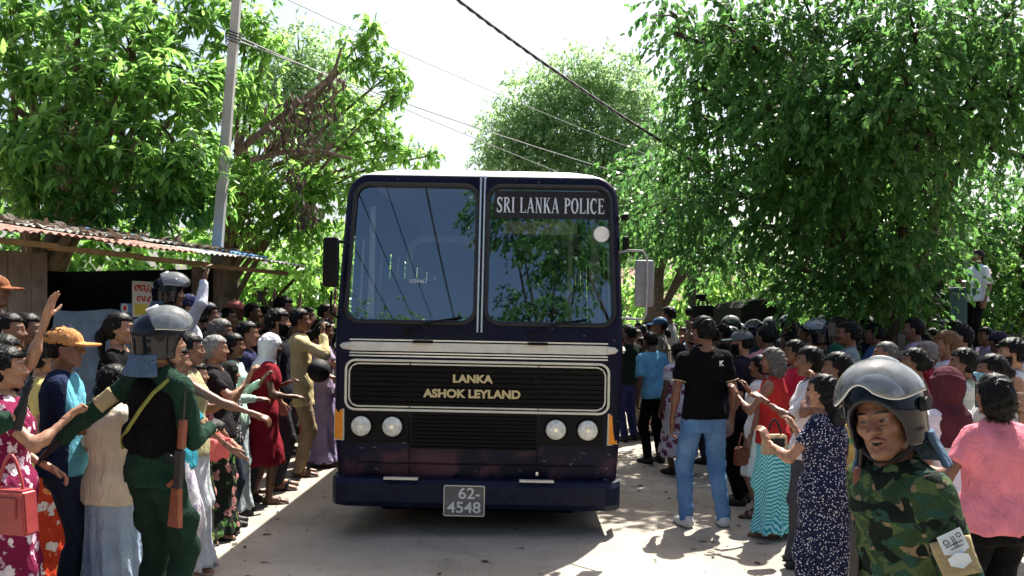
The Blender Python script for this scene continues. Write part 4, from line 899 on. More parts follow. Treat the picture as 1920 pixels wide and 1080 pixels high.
# mirrors
mr = MB().box((bx(622), -.08, bz(500)), (.125, .10, .41), bev=.025).build('mirror', M_blk, bus, True)
MB().tube([(-1.10, .05, 2.38), (-1.19, -.07, 2.40), (-1.215, -.08, 2.30)], .013, 6).tube([(-1.215, -.08, 1.98), (-1.22, -.07, 1.80), (-1.18, .03, 1.76)], .011, 6).build('mirror_arm', M_blk, mr, True)
mr = MB().box((bx(1190), -.10, bz(529)), (.155, .05, .385), bev=.022).build('mirror', mat('grey_mirror_back', (.16, .16, .17), .45, .4, .2, 8, .1), bus, True)
MB().tube([(1.16, .10, bz(470)), (1.22, -.06, bz(469)), (1.33, -.135, bz(471)), (1.362, -.14, bz(482)), (1.368, -.14, bz(530)), (1.362, -.14, bz(585)), (1.33, -.13, bz(594)), (1.17, .06, bz(592))], .010, 7).build('mirror_arm', mat('dull_steel', (.25, .25, .25), .45, .4, .2, 20, .1), mr, True)
MB().box((1.215, .12, bz(455)), (.05, .07, .13), bev=.01).build('marker_lamp', M_blk, bus)
MB().box((1.205, .15, bz(404)), (.05, .1, .05), bev=.01).build('marker_lamp', M_blk, bus)
# interior
MB().box((0, 4.7, .92), (2.2, 8.6, .06)).build('cabin_floor', M_intd, bus)
MB().box((0, .40, 1.42), (2.16, .44, .5), bev=.08).build('dashboard', M_intd, bus, True)
MB().box((0, 9.0, 1.9), (2.0, .04, 1.9)).build('rear_panel', M_intd, bus)
MB().box((bx(1002), .42, bz(420)), (.66, .03, .12), bev=.02).build('sun_visor', M_intc, bus, True)
MB().cyl((bx(1064), .7, .95), (bx(1064), .7, 2.62), .022, n=10).build('grab_pole', M_intc, bus, True)
MB().box((.99, .62, 2.0), (.06, .06, 1.6)).build('door_pillar', M_intc, bus)
MB().box((-.98, .5, 2.0), (.05, .06, 1.5)).build('window_pillar', M_chrome, bus)
fr = rrect(bx(715), bx(868), 1.45, 2.58, .16); MB().tube([(x, 1.7, z) for x, z in fr + fr[:2]], .04, 8).build('partition_frame', M_intc, bus, True)
MB().box((-.45, 1.05, 1.72), (.03, .03, .5)).build('steering_column', M_intd, bus, True)
MB().tube([(-.55 + .21 * math.cos(t), .74 + .05 * math.sin(t), 1.72 + .19 * math.sin(t)) for t in np.linspace(0, 6.4, 26)], .014, 6).build('steering_wheel', M_blk, bus, True)
stm = None
for i in range(8):
    for s in (-.58, .58):
        if i == 0 and s > 0: continue
        if stm is None: stm = MB().box((0, 0, .22), (.86, .42, .12), bev=.03).box((0, .2, .62), (.86, .1, .72), bev=.04).build('seat', M_seat, bus, True); o = stm
        else: o = stm.copy(); COL.objects.link(o)
        o.location = (s, 1.25 + i * .9, 1.18)
# chassis and wheels
MB().box((0, .95, .27), (1.7, 1.2, .34), bev=.03).build('underbody_shade_box', M_blk, bus)  # unseen dark box, added to deepen the black shade below the bumper
MB().box((0, 4.6, .50), (1.7, 8.4, .24)).build('chassis', M_blk, bus)
for sx_ in (-1, 1):
    for yy, dual in ((1.55, 0), (6.6, 1)):
        wh = MB().cyl((sx_ * (.86 if not dual else .72), yy, .46), (sx_ * 1.12, yy, .46), .46, n=28).build('wheel', M_cable, bus, True)
        MB().cyl((sx_ * 1.10, yy, .46), (sx_ * 1.135, yy, .46), .27, .2, 20).build('rim', M_tin_g, wh, True)
MB().box((1.10, 1.25, .40), (.03, .9, .36)).build('mud_flap', M_blk, bus)
# ================================================================== people
# ---- heads (unit: head 0.23 m high, +Y forward, origin at eye level in the middle of the skull)
def head_sdf(P, sex, op=0.0, fine=False):
    f = sex == 'f'; ax = np.abs(P[:, 0]); Q = np.stack([ax, P[:, 1], P[:, 2]], 1)
    d = ell(P, (0, -.012, .034), (.074, .096, .082))
    d = smin(d, ell(P, (0, .030, -.025), (.060 if not f else .057, .058, .082)), .035)
    d = smin(d, cone(Q, (.050, -.002, -.048), (.016, .062, -.093 - op * .5), .024 if not f else .021, .021 if not f else .018), .03)
    d = smin(d, ell(P, (0, .068, -.097 - op * .6), (.022, .018, .017)), .02)
    d = smin(d, ell(Q, (.040, .058, -.022), (.026, .026, .024)), .02)                    # cheekbones
    d = smin(d, cone(Q, (.012, .084, .027), (.044, .068, .024), .010, .008), .014)        # brow
    d = smax(d, -ell(Q, (.031, .100, .004), (.021, .020, .0125)), .012)                   # sockets
    d = smin(d, cone(P, (0, .083, .016), (0, .106, -.026), .0085, .0125), .012)           # nose
    d = smin(d, ell(Q, (.0135, .094, -.030), (.010, .012, .009)), .008)
    if fine:
        d = smin(d, ell(Q, (.031, .0715, .003), (.0168, .0150, .0150)), .004); u = (Q[:, 0] - .031) / .0150; hh = .0047 * np.maximum(1 - u * u, .02)
        alm = np.maximum((np.abs(Q[:, 2] - .0025 - .0012 * u) / hh - 1) * .0035, np.maximum(.068 - Q[:, 1], np.abs(u) * .015 - .0145)); d = smax(d, -alm, .0012)
    else: d = smin(d, ell(Q, (.031, .0725, .003), (.0145, .0145, .0125)), .003)                 # eyeballs
    d = smin(d, cone(Q, (.014, .084, .0125 + .002 * fine), (.044, .074, .011 + .002 * fine), .0045, .004), .005)      # upper lid
    d = smin(d, cone(Q, (.004, .0945, -.054), (.023, .083, -.059), .0065, .0035), .006)
    d = smin(d, cone(Q, (.0, .0925, -.066 - op), (.021, .083, -.061 - op * .4), .0075, .004), .006)
    d = smax(d, -ell(P, (0, .095, -.0600 - op * .45), (.021 - op * .45, .016, .0022 + op * .42)), .004)
    if fine:
        d = smax(d, -cone(Q, (.017, .1005, -.034), (.030, .0845, -.058), .0022, .0012), .007); d = smax(d, -cone(Q, (.004, .0985, .020), (.0055, .097, .034), .0012, .0008), .005)
        d = smax(d, -cone(Q, (.018, .0865, -.009), (.038, .080, -.0125), .0012, .0008), .006); d = smax(d, -cone(Q, (.008, .0885, -.078), (.02, .083, -.074), .0015, .001), .008)
    e = ell(Q, (.077, -.006, -.006), (.011, .021, .033)); e = smax(e, -ell(Q, (.088, .000, -.002), (.007, .012, .020)), .006)
    d = smin(d, e, .008)
    d = smin(d, cone(P, (0, -.022, -.055), (0, -.034, -.215), .050 if not f else .043, .056 if not f else .049), .04)
    return d
HEADS = {}
def head_mesh(sex, h, op=0.0):
    k = (sex, h, op)
    if k not in HEADS:
        V, F = nets(lambda P: head_sdf(P, sex, op, h < .0035), (-.1, -.12, -.215), (.1, .13, .12), h)
        C = V[F].mean(1); Q = np.stack([np.abs(C[:, 0]), C[:, 1], C[:, 2]], 1); mi = np.zeros(len(F), int)
        lips = (np.abs(C[:, 2] + .060 + op * .4) < .0125 + op * .8) & (np.abs(C[:, 0]) < .023) & (C[:, 1] > .083); mi[lips] = 1
        mi[(np.abs(C[:, 2] + .060 + op * .45) < .001 + op * .40) & (np.abs(C[:, 0]) < .0135) & (C[:, 1] > .07) & (C[:, 1] < .0885) & (C[:, 2] > -.0600 - op * .40)] = 4
        if op: mi[(np.abs(C[:, 2] + .060 + op * .45) < .001 + op * .42) & (np.abs(C[:, 0]) < .019) & (C[:, 1] > .07) & (C[:, 1] < .0885) & (C[:, 2] <= -.0600 - op * .40)] = 3
        eye = (np.sqrt(((Q - np.array([.031, .0725, .003])) ** 2 / np.array([1, 1, 1.0]) ** 2).sum(1)) < .0158) & (C[:, 1] > .079) & (np.abs(C[:, 2] - .002) < .0046) ; 
        if h >= .0035: mi[eye] = 2
        mi[eye & (h >= .0035) & (np.hypot(Q[:, 0] - .031, C[:, 2] - .003) < .0070)] = 3
        mi[(Q[:, 0] > .012) & (Q[:, 0] < .049) & (np.abs(C[:, 2] - .029 + .12 * np.abs(Q[:, 0] - .030)) < .0042) & (C[:, 1] > .058)] = 3
        if h < .0035:         # real eyeballs behind the lids
            ps = [(V, F, mi)]
            for sx in (-1, 1):
                a, b = np.meshgrid(np.linspace(0, math.pi, 15), np.linspace(0, 2 * math.pi, 25), indexing='ij'); r = .0138
                S = np.stack([np.sin(a) * np.cos(b) * r, np.cos(a) * r, np.sin(a) * np.sin(b) * r], -1).reshape(-1, 3); yaw = R(-10); S = S @ np.array(Matrix.Rotation(yaw, 3, 'Z')).T
                i = np.arange(15 * 25).reshape(15, 25); q = np.stack([i[:-1, :-1], i[1:, :-1], i[1:, 1:], i[:-1, 1:]], -1).reshape(-1, 4); m_ = np.repeat(np.where(np.linspace(0, math.pi, 15)[:-1] < .50, 3, 2), 24)
                ps.append(((S + np.array([sx * .031, .0705, .003])).astype(f4), q.astype(np.int32), m_))
            V, F, mi = join(ps)
        HEADS[k] = (V, F, mi)
    return HEADS[k]
# ---- hair and head coverings
def cap_base(P, g): return smin(ell(P, (0, -.012, .034), (.074 + g, .096 + g, .082 + g)), ell(P, (0, -.03, -.02), (.066 + g, .075 + g, .07 + g)), .03)
def face_cut(P, z=.058, y=.028):
    # removes the face side: in front of the ears below the hairline
    return np.maximum(y - P[:, 1] - .45 * np.maximum(P[:, 2] - .01, 0) * 0, P[:, 2] - z - .35 * np.minimum(0, .07 - P[:, 1]))
def hair_sdf(kind, P):
    ax = np.abs(P[:, 0]); n = wrinkle(P, 5, .005, 3.0)
    if kind in ('short', 'curly', 'cropped'):
        g = {'short': .013, 'curly': .022, 'cropped': .006}[kind]
        d = cap_base(P, g) + n * {'short': 1.4, 'curly': 2.4, 'cropped': .4}[kind]
        d = smax(d, -face_cut(P, .064), .012)
        d = smax(d, -.060 - P[:, 2] - .0 * P[:, 1], .015); side = np.maximum(.004 - P[:, 2] + np.maximum(0, -P[:, 1] - .02) * 1.5 - .03, -(ax - .0)); 
        d = smax(d, np.minimum(P[:, 1] + .024, -P[:, 2] + .010), .010)     # clear round the ears
        return d
    d = cap_base(P, .015) + n * 1.1
    d = smax(d, -face_cut(P, .060, .034), .012)
    d = smax(d, -.085 - P[:, 2], .02); d = smax(d, np.minimum(P[:, 1] - .006, -P[:, 2] + .002), .010)
    if kind == 'bun': d = smin(d, ell(P, (0, -.128, -.015), (.046, .040, .044)) + n * 1.2, .02)
    if kind == 'lowbun': d = smin(d, ell(P, (0, -.115, -.065), (.048, .038, .042)) + n * 1.2, .02)
    if kind == 'pony': d = smin(smin(d, cone(P, (0, -.115, .01), (0, -.15, -.06), .026, .036) + n, .02), cone(P, (0, -.15, -.06), (.01, -.125, -.28), .038, .018) + n * 1.4, .03)
    if kind == 'bob': d = smin(d, smax(smax(ell(P, (0, -.045, -.05), (.098, .085, .12)), P[:, 1] - .008, .02), -.15 - P[:, 2], .02) + n * 1.3, .03)
    if kind in ('long', 'verylong'):
        e = -.36 if kind == 'long' else -.52
        d = smin(d, loft(P, [e, e + .1, -.18, -.06, .02], [.035, .075, .088, .088, .07], [.015, .028, .036, .055, .06], cy=[-.125, -.12, -.10, -.062, -.05]) + n * 1.6, .03)
    return d
def scarf_sdf(P, drape=-.30):
    n = wrinkle(P, 9, .006, 1.2)
    d = cap_base(P, .022); d = smin(d, loft(P, [drape, -.2, -.12, -.05, .03], [.17, .15, .10, .088, .08], [.13, .12, .088, .098, .10], cy=[-.05, -.045, -.02, -.02, -.02]), .05) + n
    return smax(d, -ell(P, (0, .10, -.022), (.060, .085, .082)), .015)
def capd_sdf(P):
    d = ell(P, (0, -.010, .040), (.090, .112, .088)); d = smax(d, .018 - P[:, 2] - .10 * P[:, 1], .008)
    br = np.maximum(ell(P, (0, .105, .030), (.080, .098, .2)), np.abs(P[:, 2] - .030 + .10 * (P[:, 1] - .1) + 2.2 * P[:, 0] ** 2) - .0075)
    br = np.maximum(br, .06 - P[:, 1])
    return smin(smin(d, br, .006), ell(P, (0, -.01, .130), (.010, .010, .006)), .004)
def beard_sdf(P):
    Q = np.stack([np.abs(P[:, 0]), P[:, 1], P[:, 2]], 1)
    d = head_sdf(P, 'm') - .011 + wrinkle(P, 3, .004, 3)
    d = np.maximum(d, np.maximum(P[:, 2] + .036 - .5 * np.maximum(Q[:, 0] - .035, 0), -.125 - P[:, 2]))
    d = np.maximum(d, .005 - P[:, 1]); return smax(d, -ell(P, (0, .1, -.061), (.024, .03, .011)), .006)
def helmet_sdf(P):
    d = ell(P, (0, -.018, .040), (.118, .142, .120)); d = np.maximum(d, -.088 - P[:, 2])
    d = smin(d, np.maximum(np.maximum(ell(P, (0, -.02, -.03), (.114, .135, .2)), P[:, 2] - .02), -.088 - P[:, 2]), .02)
    d = smax(d, -np.maximum(ell(P, (0, .12, -.05), (.085, .19, .115)), -.3 - P[:, 2]), .010)   # face opening
    d = smax(d, -ell(P, (0, -.012, .02), (.088, .11, .105)), .008)
    return smax(d, -np.maximum(cone(P, (0, -.03, .0), (0, -.03, -.3), .088, .088), P[:, 2] - .02), .01)
def neckflap(P):
    d = np.abs(loft(P, [-.19, -.08, -.02], [.150, .118, .112], [.165, .138, .130], cy=[-.035, -.02, -.02])) - .008
    return np.maximum(np.maximum(d + wrinkle(P, 2, .004, 1), P[:, 1] + .025), np.maximum(P[:, 2] + .06, -.175 - P[:, 2]))
def visor_geo(el0=8, el1=72, az=92, r=(.136, .182, .146), tilt=27):
    nu, nv = 44, 18; U = np.linspace(-az, az, nu); Vv = np.linspace(0, 1, nv); P = []
    for u in U:
        low = el0 - 22 + 10 * math.cos(R(u * 2.1)) ** 2 + (7 if abs(u) < 20 else 0) * math.cos(R(u * 4.5)) + 22 * (abs(u) / az) ** 3
        for v in Vv:
            e = R(low + (el1 - low) * v); P.append((r[0] * math.sin(R(u)) * math.cos(e), r[1] * math.cos(R(u)) * math.cos(e) , r[2] * math.sin(e)))
    P = np.array(P); a = R(tilt); y, z = P[:, 1].copy(), P[:, 2].copy(); P[:, 1] = y * math.cos(a) - z * math.sin(a) - .012; P[:, 2] = y * math.sin(a) + z * math.cos(a) + .035
    i = np.arange(nu * nv).reshape(nu, nv); F = np.stack([i[:-1, :-1], i[1:, :-1], i[1:, 1:], i[:-1, 1:]], -1).reshape(-1, 4)
    rim = [P[i[k, 0]] for k in range(nu)]; top = [P[i[k, -1]] for k in range(nu)]
    return P, F, rim, top
COVER = {}
def cover(kind, h):
    k = (kind, h)
    if k not in COVER:
        lo, hi = (-.13, -.20, -.16), (.13, .14, .17); fn = None
        if kind in ('long', 'pony', 'verylong', 'bob'): lo = (-.14, -.22, -.56)
        if kind == 'scarf': fn, lo, hi = scarf_sdf, (-.2, -.22, -.31), (.2, .16, .15)
        elif kind == 'longscarf': fn, lo, hi = (lambda P: scarf_sdf(P, -.42)), (-.2, -.22, -.43), (.2, .16, .15)
        elif kind == 'cap': fn, hi = capd_sdf, (.13, .21, .15)
        elif kind == 'beard': fn = beard_sdf
        elif kind == 'helmet': fn, lo, hi = helmet_sdf, (-.14, -.18, -.1), (.14, .14, .18)
        elif kind == 'neckflap': fn, lo, hi = neckflap, (-.18, -.22, -.2), (.18, .05, 0)
        else: fn = lambda P: hair_sdf(kind, P)
        COVER[k] = nets(fn, lo, hi, h)
    return COVER[k]
# ---- hands: wrist at origin, fingers along +Y, back of the hand +Z, thumb towards +X
def hand_pts(pose):
    curl = {'relax': (22, 28, 18), 'open': (4, 8, 6), 'fist': (78, 92, 60), 'grip': (50, 60, 40), 'cup': (34, 34, 22), 'point': (70, 85, 60)}[pose]
    out = []
    for i, (x, y, l, r) in enumerate(((.030, .090, .068, .0092), (.010, .096, .076, .0095), (-.011, .092, .070, .0090), (-.031, .084, .056, .0080))):
        a = 0; p = np.array([x, y, 0.0]); sp = (x - 0) * (2.6 if pose == 'open' else 1.0); c_ = curl if not (pose == 'point' and i == 0) else (4, 6, 4)
        prev = np.array([x * .55, .02, 0]); out.append((prev, p, .013, r * 1.12))
        for s, (fr, cu) in enumerate(zip((.44, .31, .25), c_)):
            a += R(cu + (i * 3 if pose == 'relax' else 0)); q = p + l * 1.06 * fr * np.array([sp * math.cos(a), math.cos(a), -math.sin(a)])
            out.append((p, q, r * (1 - .1 * s), r * (.92 - .1 * s))); p = q
    if pose in ('fist', 'grip', 'point'): th = [(.022, .02, -.005), (.044, .052, -.018), (.034, .082, -.036), (.012, .094, -.042)]
    elif pose == 'open': th = [(.022, .018, -.002), (.052, .042, -.008), (.078, .068, -.012), (.094, .092, -.012)]
    else: th = [(.022, .018, -.004), (.046, .044, -.016), (.058, .074, -.026), (.060, .100, -.032)]
    for a, b, r in zip(th, th[1:], (.0145, .0115, .0100)): out.append((np.array(a), np.array(b), r, r * .88))
    return out
HANDS = {}
def hand_mesh(pose, h):
    if (pose, h) not in HANDS:
        pts = hand_pts(pose); sc = 1.0 if h < .009 else 1.12
        def fn(P):
            d = ell(P, (0, .052, -.002), (.043, .052, .0165)); d = smin(d, cone(P, (0, -.05, 0), (0, .02, 0), .026, .024), .02)
            for a, b, ra, rb in pts: d = smin(d, cone(P, a, b, ra * sc, rb * sc), .005)
            return d
        HANDS[(pose, h)] = nets(fn, (-.075, -.045, -.13), (.11, .21, .04), h)
    return HANDS[(pose, h)]
# ---- feet / shoes: ankle at origin height .08, toe along +Y
def foot_sdf(P, g=0.0):
    d = cone(P, (0, -.045, .038), (.0, .06, .036), .036 + g, .036 + g); d = smin(d, cone(P, (0, .05, .030), (0, .155, .020), .036 + g, .024 + g), .02)
    d = smin(d, cone(P, (0, -.02, .05), (0, -.022, .13), .036 + g, .034 + g), .03)
    return np.maximum(d, -P[:, 2] + .001)
FEET = {}
def foot_mesh(kind, h):
    if (kind, h) not in FEET:
        if kind == 'foot': r = nets(lambda P: foot_sdf(P), (-.05, -.09, 0), (.05, .19, .15), h)
        elif kind == 'shoe': r = nets(lambda P: np.maximum(foot_sdf(P, .011), P[:, 2] - .098 - .2 * P[:, 1] * 0), (-.065, -.11, 0), (.065, .205, .12), h)
        elif kind == 'boot': r = nets(lambda P: np.maximum(smin(foot_sdf(P, .013), cone(P, (0, -.022, .1), (0, -.022, .26), .05, .058), .02), P[:, 2] - .25), (-.08, -.11, 0), (.08, .21, .27), h)
        else:   # sandal: sole and strap
            def fn(P):
                s = np.maximum(loft(np.stack([P[:, 0], P[:, 2], P[:, 1]], 1), [-.095, -.06, .03, .12, .185], [.02, .040, .040, .046, .02], [9, 9, 9, 9, 9]), np.abs(P[:, 2] - .008) - .009)
                st = np.maximum(np.abs(foot_sdf(P, .006)) - .004, np.abs(P[:, 1] - .085) - .022); return np.minimum(s, st)
            r = nets(fn, (-.06, -.1, 0), (.06, .2, .1), h)
        FEET[(kind, h)] = r
    return FEET[(kind, h)]
def frame(y, z):
    y = np.asarray(y, float); y /= np.linalg.norm(y); z = np.asarray(z, float); z = z - y * (z @ y)
    if np.linalg.norm(z) < 1e-4: z = np.array([0, 0, 1.0]) - y * y[2] + np.array([1e-3, 0, 0])
    z /= np.linalg.norm(z); x = np.cross(y, z); return np.stack([x, y, z], 1)
def rot(ax, a):
    return np.array(Matrix.Rotation(a, 3, ax))
def ik(S, T, l1, l2, hint):
    d = T - S; L = np.linalg.norm(d); 
    if L > (l1 + l2) * .995: T = S + d / L * (l1 + l2) * .995; d = T - S; L = np.linalg.norm(d)
    a = (l1 * l1 - l2 * l2 + L * L) / (2 * L); hgt = math.sqrt(max(l1 * l1 - a * a, 0)); u = d / L
    hv = np.asarray(hint, float); hv = hv - u * (hv @ u); hv /= np.linalg.norm(hv) + 1e-9
    return S + u * a + hv * hgt, T
LOD = {0: dict(b=.024, hd=.0070, ha=.0068, c=.0165, hr=.0082, f=.014), 1: dict(b=.028, hd=.0102, ha=.0095, c=.0232, hr=.0118, f=.017), 2: dict(b=.038, hd=.0128, ha=.013, c=.030, hr=.0145, f=.022),
       9: dict(b=.02, hd=.0029, ha=.0065, c=.0105, hr=.0058, f=.016)}
SKINS = [(.235, .115, .068), (.165, .080, .048), (.30, .165, .10), (.115, .056, .036)]
M_eyew = mat('eye_white', (.26, .235, .21), .3, .5, .05, 9, 0); M_eyed = mat('eye_dark', (.012, .008, .006), .2, .5, .1, 9, 0); M_teeth = mat('teeth', (.45, .42, .36), .3, .5, .05, 9, 0)
def lip_mat(s): return mat('lip_%.3f' % s[0], (s[0] * .85 + .02, s[1] * .72, s[2] * .75), .45, .4, .1, 20, 0)
M_hair = hair_mat(); M_grey = hair_mat((.17, .165, .155), 'grey_hair'); M_saltp = hair_mat((.075, .07, .066), 'greying_hair'); M_brown = hair_mat((.10, .055, .025), 'brown_hair')
M_helm = mat('helmet_shell', (.004, .006, .012), .10, .32, .2, 4, .02); M_strap = mat('black_webbing', (.010, .010, .011), .7, .25, .2, 20, .3)
def visor_mat():
    m, ns, ls, b = nodes_of('clear_scuffed_visor'); t = N(ns, 'BsdfTransparent'); t.inputs[0].default_value = (.80, .84, .84, 1)
    g = N(ns, 'BsdfGlossy', Roughness=.09); df = N(ns, 'BsdfDiffuse'); df.inputs[0].default_value = (.62, .66, .68, 1)
    tc = N(ns, 'TexCoord'); no = N(ns, 'TexNoise', Scale=22, Detail=7, Roughness=.7); ls.new(tc.outputs['Object'], no.inputs['Vector']); rp = ramp(ns, [(.3, (.08, .08, .08)), (.75, (.30, .30, .30))]); ls.new(no.outputs[0], rp.inputs[0])
    m1 = N(ns, 'MixShader'); ls.new(rp.outputs[0], m1.inputs[0]); ls.new(t.outputs[0], m1.inputs[1]); ls.new(df.outputs[0], m1.inputs[2])
    f = N(ns, 'LayerWeight', Blend=.35); m2 = N(ns, 'MixShader'); ls.new(f.outputs['Fresnel'], m2.inputs[0]); ls.new(m1.outputs[0], m2.inputs[1]); ls.new(g.outputs[0], m2.inputs[2]); ls.new(m2.outputs[0], ns['Material Output'].inputs[0]); return m
M_visor = visor_mat(); M_vrim = mat('visor_edge', (.55, .57, .57), .3, .5, .1, 9, 0); M_silverband = mat('silver_band', (.5, .5, .5), .35, .5, .15, 20, .1, metal=.5)
PROTO = {}
def person(label, group=None, px=None, d=None, top=None, X=None, H=None, z0=0.0, face=0, sex='m', skin=0, lod=1, fat=1.0, lean=0, side=0, head=(0, 0, 0), hair='short', hcol=None, cover_=None, ccol=(.3, .2, .1), beard=False,
           up='tee', ucol=(.1, .1, .1), upat='plain', u2=(.8, .8, .8), u3=None, usc=1.0, uhem=None, low='trousers', lcol=(.03, .035, .05), lpat='plain', l2=(.3, .3, .3), l3=None, lsc=1.0, lhem=.06,
           Rr=None, Ll=None, feet='shoe', fcol=(.02, .02, .02), stance=(.10, .0, .10, .0), seed=None, mouth=0.0, glove=False, vest=None, name='person', extra=None):
    global rng
    seed = seed if seed is not None else (abs(hash(label)) % 9999 if False else sum(map(ord, label)) % 9999)
    Ld = LOD[lod]
    if px is not None:
        X = (px - CX) / FP * d
        if H is None: H = HC - z0 + (HY - top) / FP * d
    k = H / 1.70; f = sex == 'f'; cov = .02 if cover_ in ('helmet',) else (.0)
    root = empty(name, (X, d, z0), R(face), label, 'person', group)
    sm = skin_mat(SKINS[skin])
    # ---------- skeleton in unit scale
    le, si = R(lean), R(side); RT = rot('X', -le) @ rot('Y', si); O = np.array([0, 0, .93])
    tor = lambda p: O + RT @ (np.asarray(p, float) - O)
    sw = .178 if not f else .155
    wf = fat
    if f: zs = [.78, .86, .94, 1.06, 1.14, 1.24, 1.31, 1.38, 1.43, 1.47]; A_ = [.16, .178, .172, .140, .138, .150, .154, .138, .09, .055]; B_2 = [.11, .122, .118, .100, .104, .122, .116, .092, .07, .05]
    else: zs = [.78, .86, .94, 1.06, 1.14, 1.24, 1.31, 1.38, 1.43, 1.47]; A_ = [.145, .155, .150, .138, .142, .158, .164, .145, .085, .055]; B_2 = [.10, .108, .104, .095, .098, .106, .108, .092, .068, .05]
    A_ = [a * (wf if z < 1.4 else 1) for a, z in zip(A_, zs)]; B_2 = [b * (wf ** 1.3 if z < 1.4 else 1) for b, z in zip(B_2, zs)]
    def TP(P): return (P - O.astype(f4)) @ RT.astype(f4) + O.astype(f4)
    nb = tor((0, -.015, 1.46)); hc = tor((0, .012, 1.595)) 
    RH = rot('Z', R(head[0])) @ rot('X', R(head[1])) @ rot('Y', R(head[2])); RH = RT @ RH if abs(lean) < 25 else rot('X', -le * .4) @ RH
    J = {}; HD = {}
    for s, nm, spec in ((1, 'R', Rr), (-1, 'L', Ll)):
        S = tor((s * sw, 0, 1.372)); spec = spec or ('down',)
        if spec[0] == 'down': T = tor((s * (sw + .075 * wf), .045, .86)); hint = (s * .5, -1, 0); pose, palm = 'relax', (s * 1, .25, 0)
        else:
            T = np.array([s * spec[0], spec[1], spec[2]]); pose = spec[3] if len(spec) > 3 else 'relax'; palm = spec[4] if len(spec) > 4 else (s * .4, -.2, .9)
            hint = spec[5] if len(spec) > 5 and spec[5] is not None else (s * .7, -.35, -1.0)
        E, Wt = ik(S, T, .285, .25, hint); J[nm] = (S, E, Wt, pose, palm); HD[nm] = spec[6] if len(spec) > 6 else None
    G = {}
    for s, nm, (fx, fy) in ((1, 'R', stance[:2]), (-1, 'L', stance[2:])):
        Hp = np.array([s * .088 * (wf * .5 + .5), 0, .90]); An = np.array([s * fx, fy, .09]); K, An = ik(Hp, An, .425, .415, (s * .15, 1, 0)); G[nm] = (Hp, K, An)
    ar = (.045, .036, .030, .024) if not f else (.041, .033, .027, .021); ar = [r * (wf * .6 + .4) for r in ar]
    lg = (.083, .056, .052, .036) if not f else (.088, .057, .050, .033); lg = [r * (wf * .6 + .4) for r in lg]
    def body_sdf(P):
        Q = TP(P); d = loft(Q, zs, A_, B_2)
        if f: d = smin(d, ell(np.stack([np.abs(Q[:, 0]), Q[:, 1], Q[:, 2]], 1), (.066, .088, 1.255), (.056, .048, .056)), .03)
        for nm, s in (('R', 1), ('L', -1)):
            S, E, Wt, _, _ = J[nm]; sh = tor((s * .05, -.01, 1.415))
            d = smin(d, cone(P, sh, S, .040, ar[0] * 1.0), .05); d = smin(d, cone(P, S, E, ar[0], ar[1]), .03); d = smin(d, cone(P, E, Wt, ar[1] * .98, ar[3]), .012); d = smin(d, cone(P, E + (Wt - E) * .25, E + (Wt - E) * .3, ar[1] * 1.03, ar[1] * 1.0), .03)
            Hp, K, An = G[nm]; d = smin(d, cone(P, Hp, K, lg[0], lg[1]), .05); d = smin(d, cone(P, K, K + (An - K) * .3 + np.array([0, -.015, 0]), lg[1] * .95, lg[2]), .03); d = smin(d, cone(P, K + (An - K) * .3 + np.array([0, -.015, 0]), An, lg[2], lg[3]), .02)
        d = smin(d, cone(P, nb - np.array([0, 0, .05]), hc + RH @ np.array([0, -.03, -.13]), .060 if not f else .052, .050 if not f else .044), .03)
        return d
    def core(P):
        d = loft(TP(P), zs, A_, B_2)
        for nm in 'RL':
            Hp, K, An = G[nm]; d = smin(d, cone(P, Hp, K, lg[0], lg[1]), .05); c_ = K + (An - K) * .3 + np.array([0, -.015, 0]); d = smin(d, cone(P, K, c_, lg[1] * .95, lg[2]), .03); d = smin(d, cone(P, c_, An, lg[2], lg[3]), .02)
        return d
    allp = np.array([p for nm in 'RL' for p in (*J[nm][:3], *G[nm])] + [hc, O + [0, .16 * wf, 0], O - [0, .16 * wf, 0], O + [.2 * wf, 0, 0], O - [.2 * wf, 0, 0], nb]); lo = allp.min(0) - .11; hi = allp.max(0) + .06; lo[2] = max(lo[2], .045)
    V, F = nets(body_sdf, lo, hi, Ld['b'] / k); parts = [(V, F, 0)]
    hv, hf, hm = head_mesh(sex, Ld['hd'], mouth); hk = 1.0 if not f else .965
    parts.append((hv * hk @ RH.T.astype(f4) + hc.astype(f4), hf, hm))
    for nm, s in (('R', 1), ('L', -1)):
        S, E, Wt, pose, palm = J[nm]; v, q = hand_mesh(pose, Ld['ha']); v = v * (.96 if not f else .88)
        mir = 1 if nm == 'L' else -1
        # thumb side: +X in hand frame; right hand mirrored so that the thumb leads
        dirn = (Wt - E); M_ = frame(dirn if HD[nm] is None else HD[nm], palm); v2 = v * np.array([mir, 1, 1]); q2 = q if mir == 1 else q[:, ::-1]
        parts.append(((v2 @ M_.T + Wt + dirn / np.linalg.norm(dirn) * (.012 if HD[nm] is None else .004)).astype(f4), q2, 5 if glove else 0))
    for nm, s in (('R', 1), ('L', -1)):
        if feet in ('shoe', 'boot'): continue
        Hp, K, An = G[nm]; v, q = foot_mesh('foot', Ld['f']); a = R(-s * 9); M_ = rot('Z', a); parts.append(((v @ M_.T + np.array([An[0], An[1] + .02, 0])).astype(f4), q, 0))
    V, F, mi = join(parts)
    bo = mobj('body', V * k, F, [sm, lip_mat(SKINS[skin]), M_eyew, M_eyed, M_teeth, M_strap], root, mi)
    # ---------- clothes
    ul = .013 if not f else .011
    um = cloth(ucol, upat, u2, u3, usc); lm = cloth(lcol, lpat, l2, l3, lsc)
    dress = up in ('dress', 'longdress', 'sleeveless_dress')
    hem = uhem if uhem is not None else ({'dress': .42, 'longdress': .07, 'sleeveless_dress': .42}.get(up, .84))
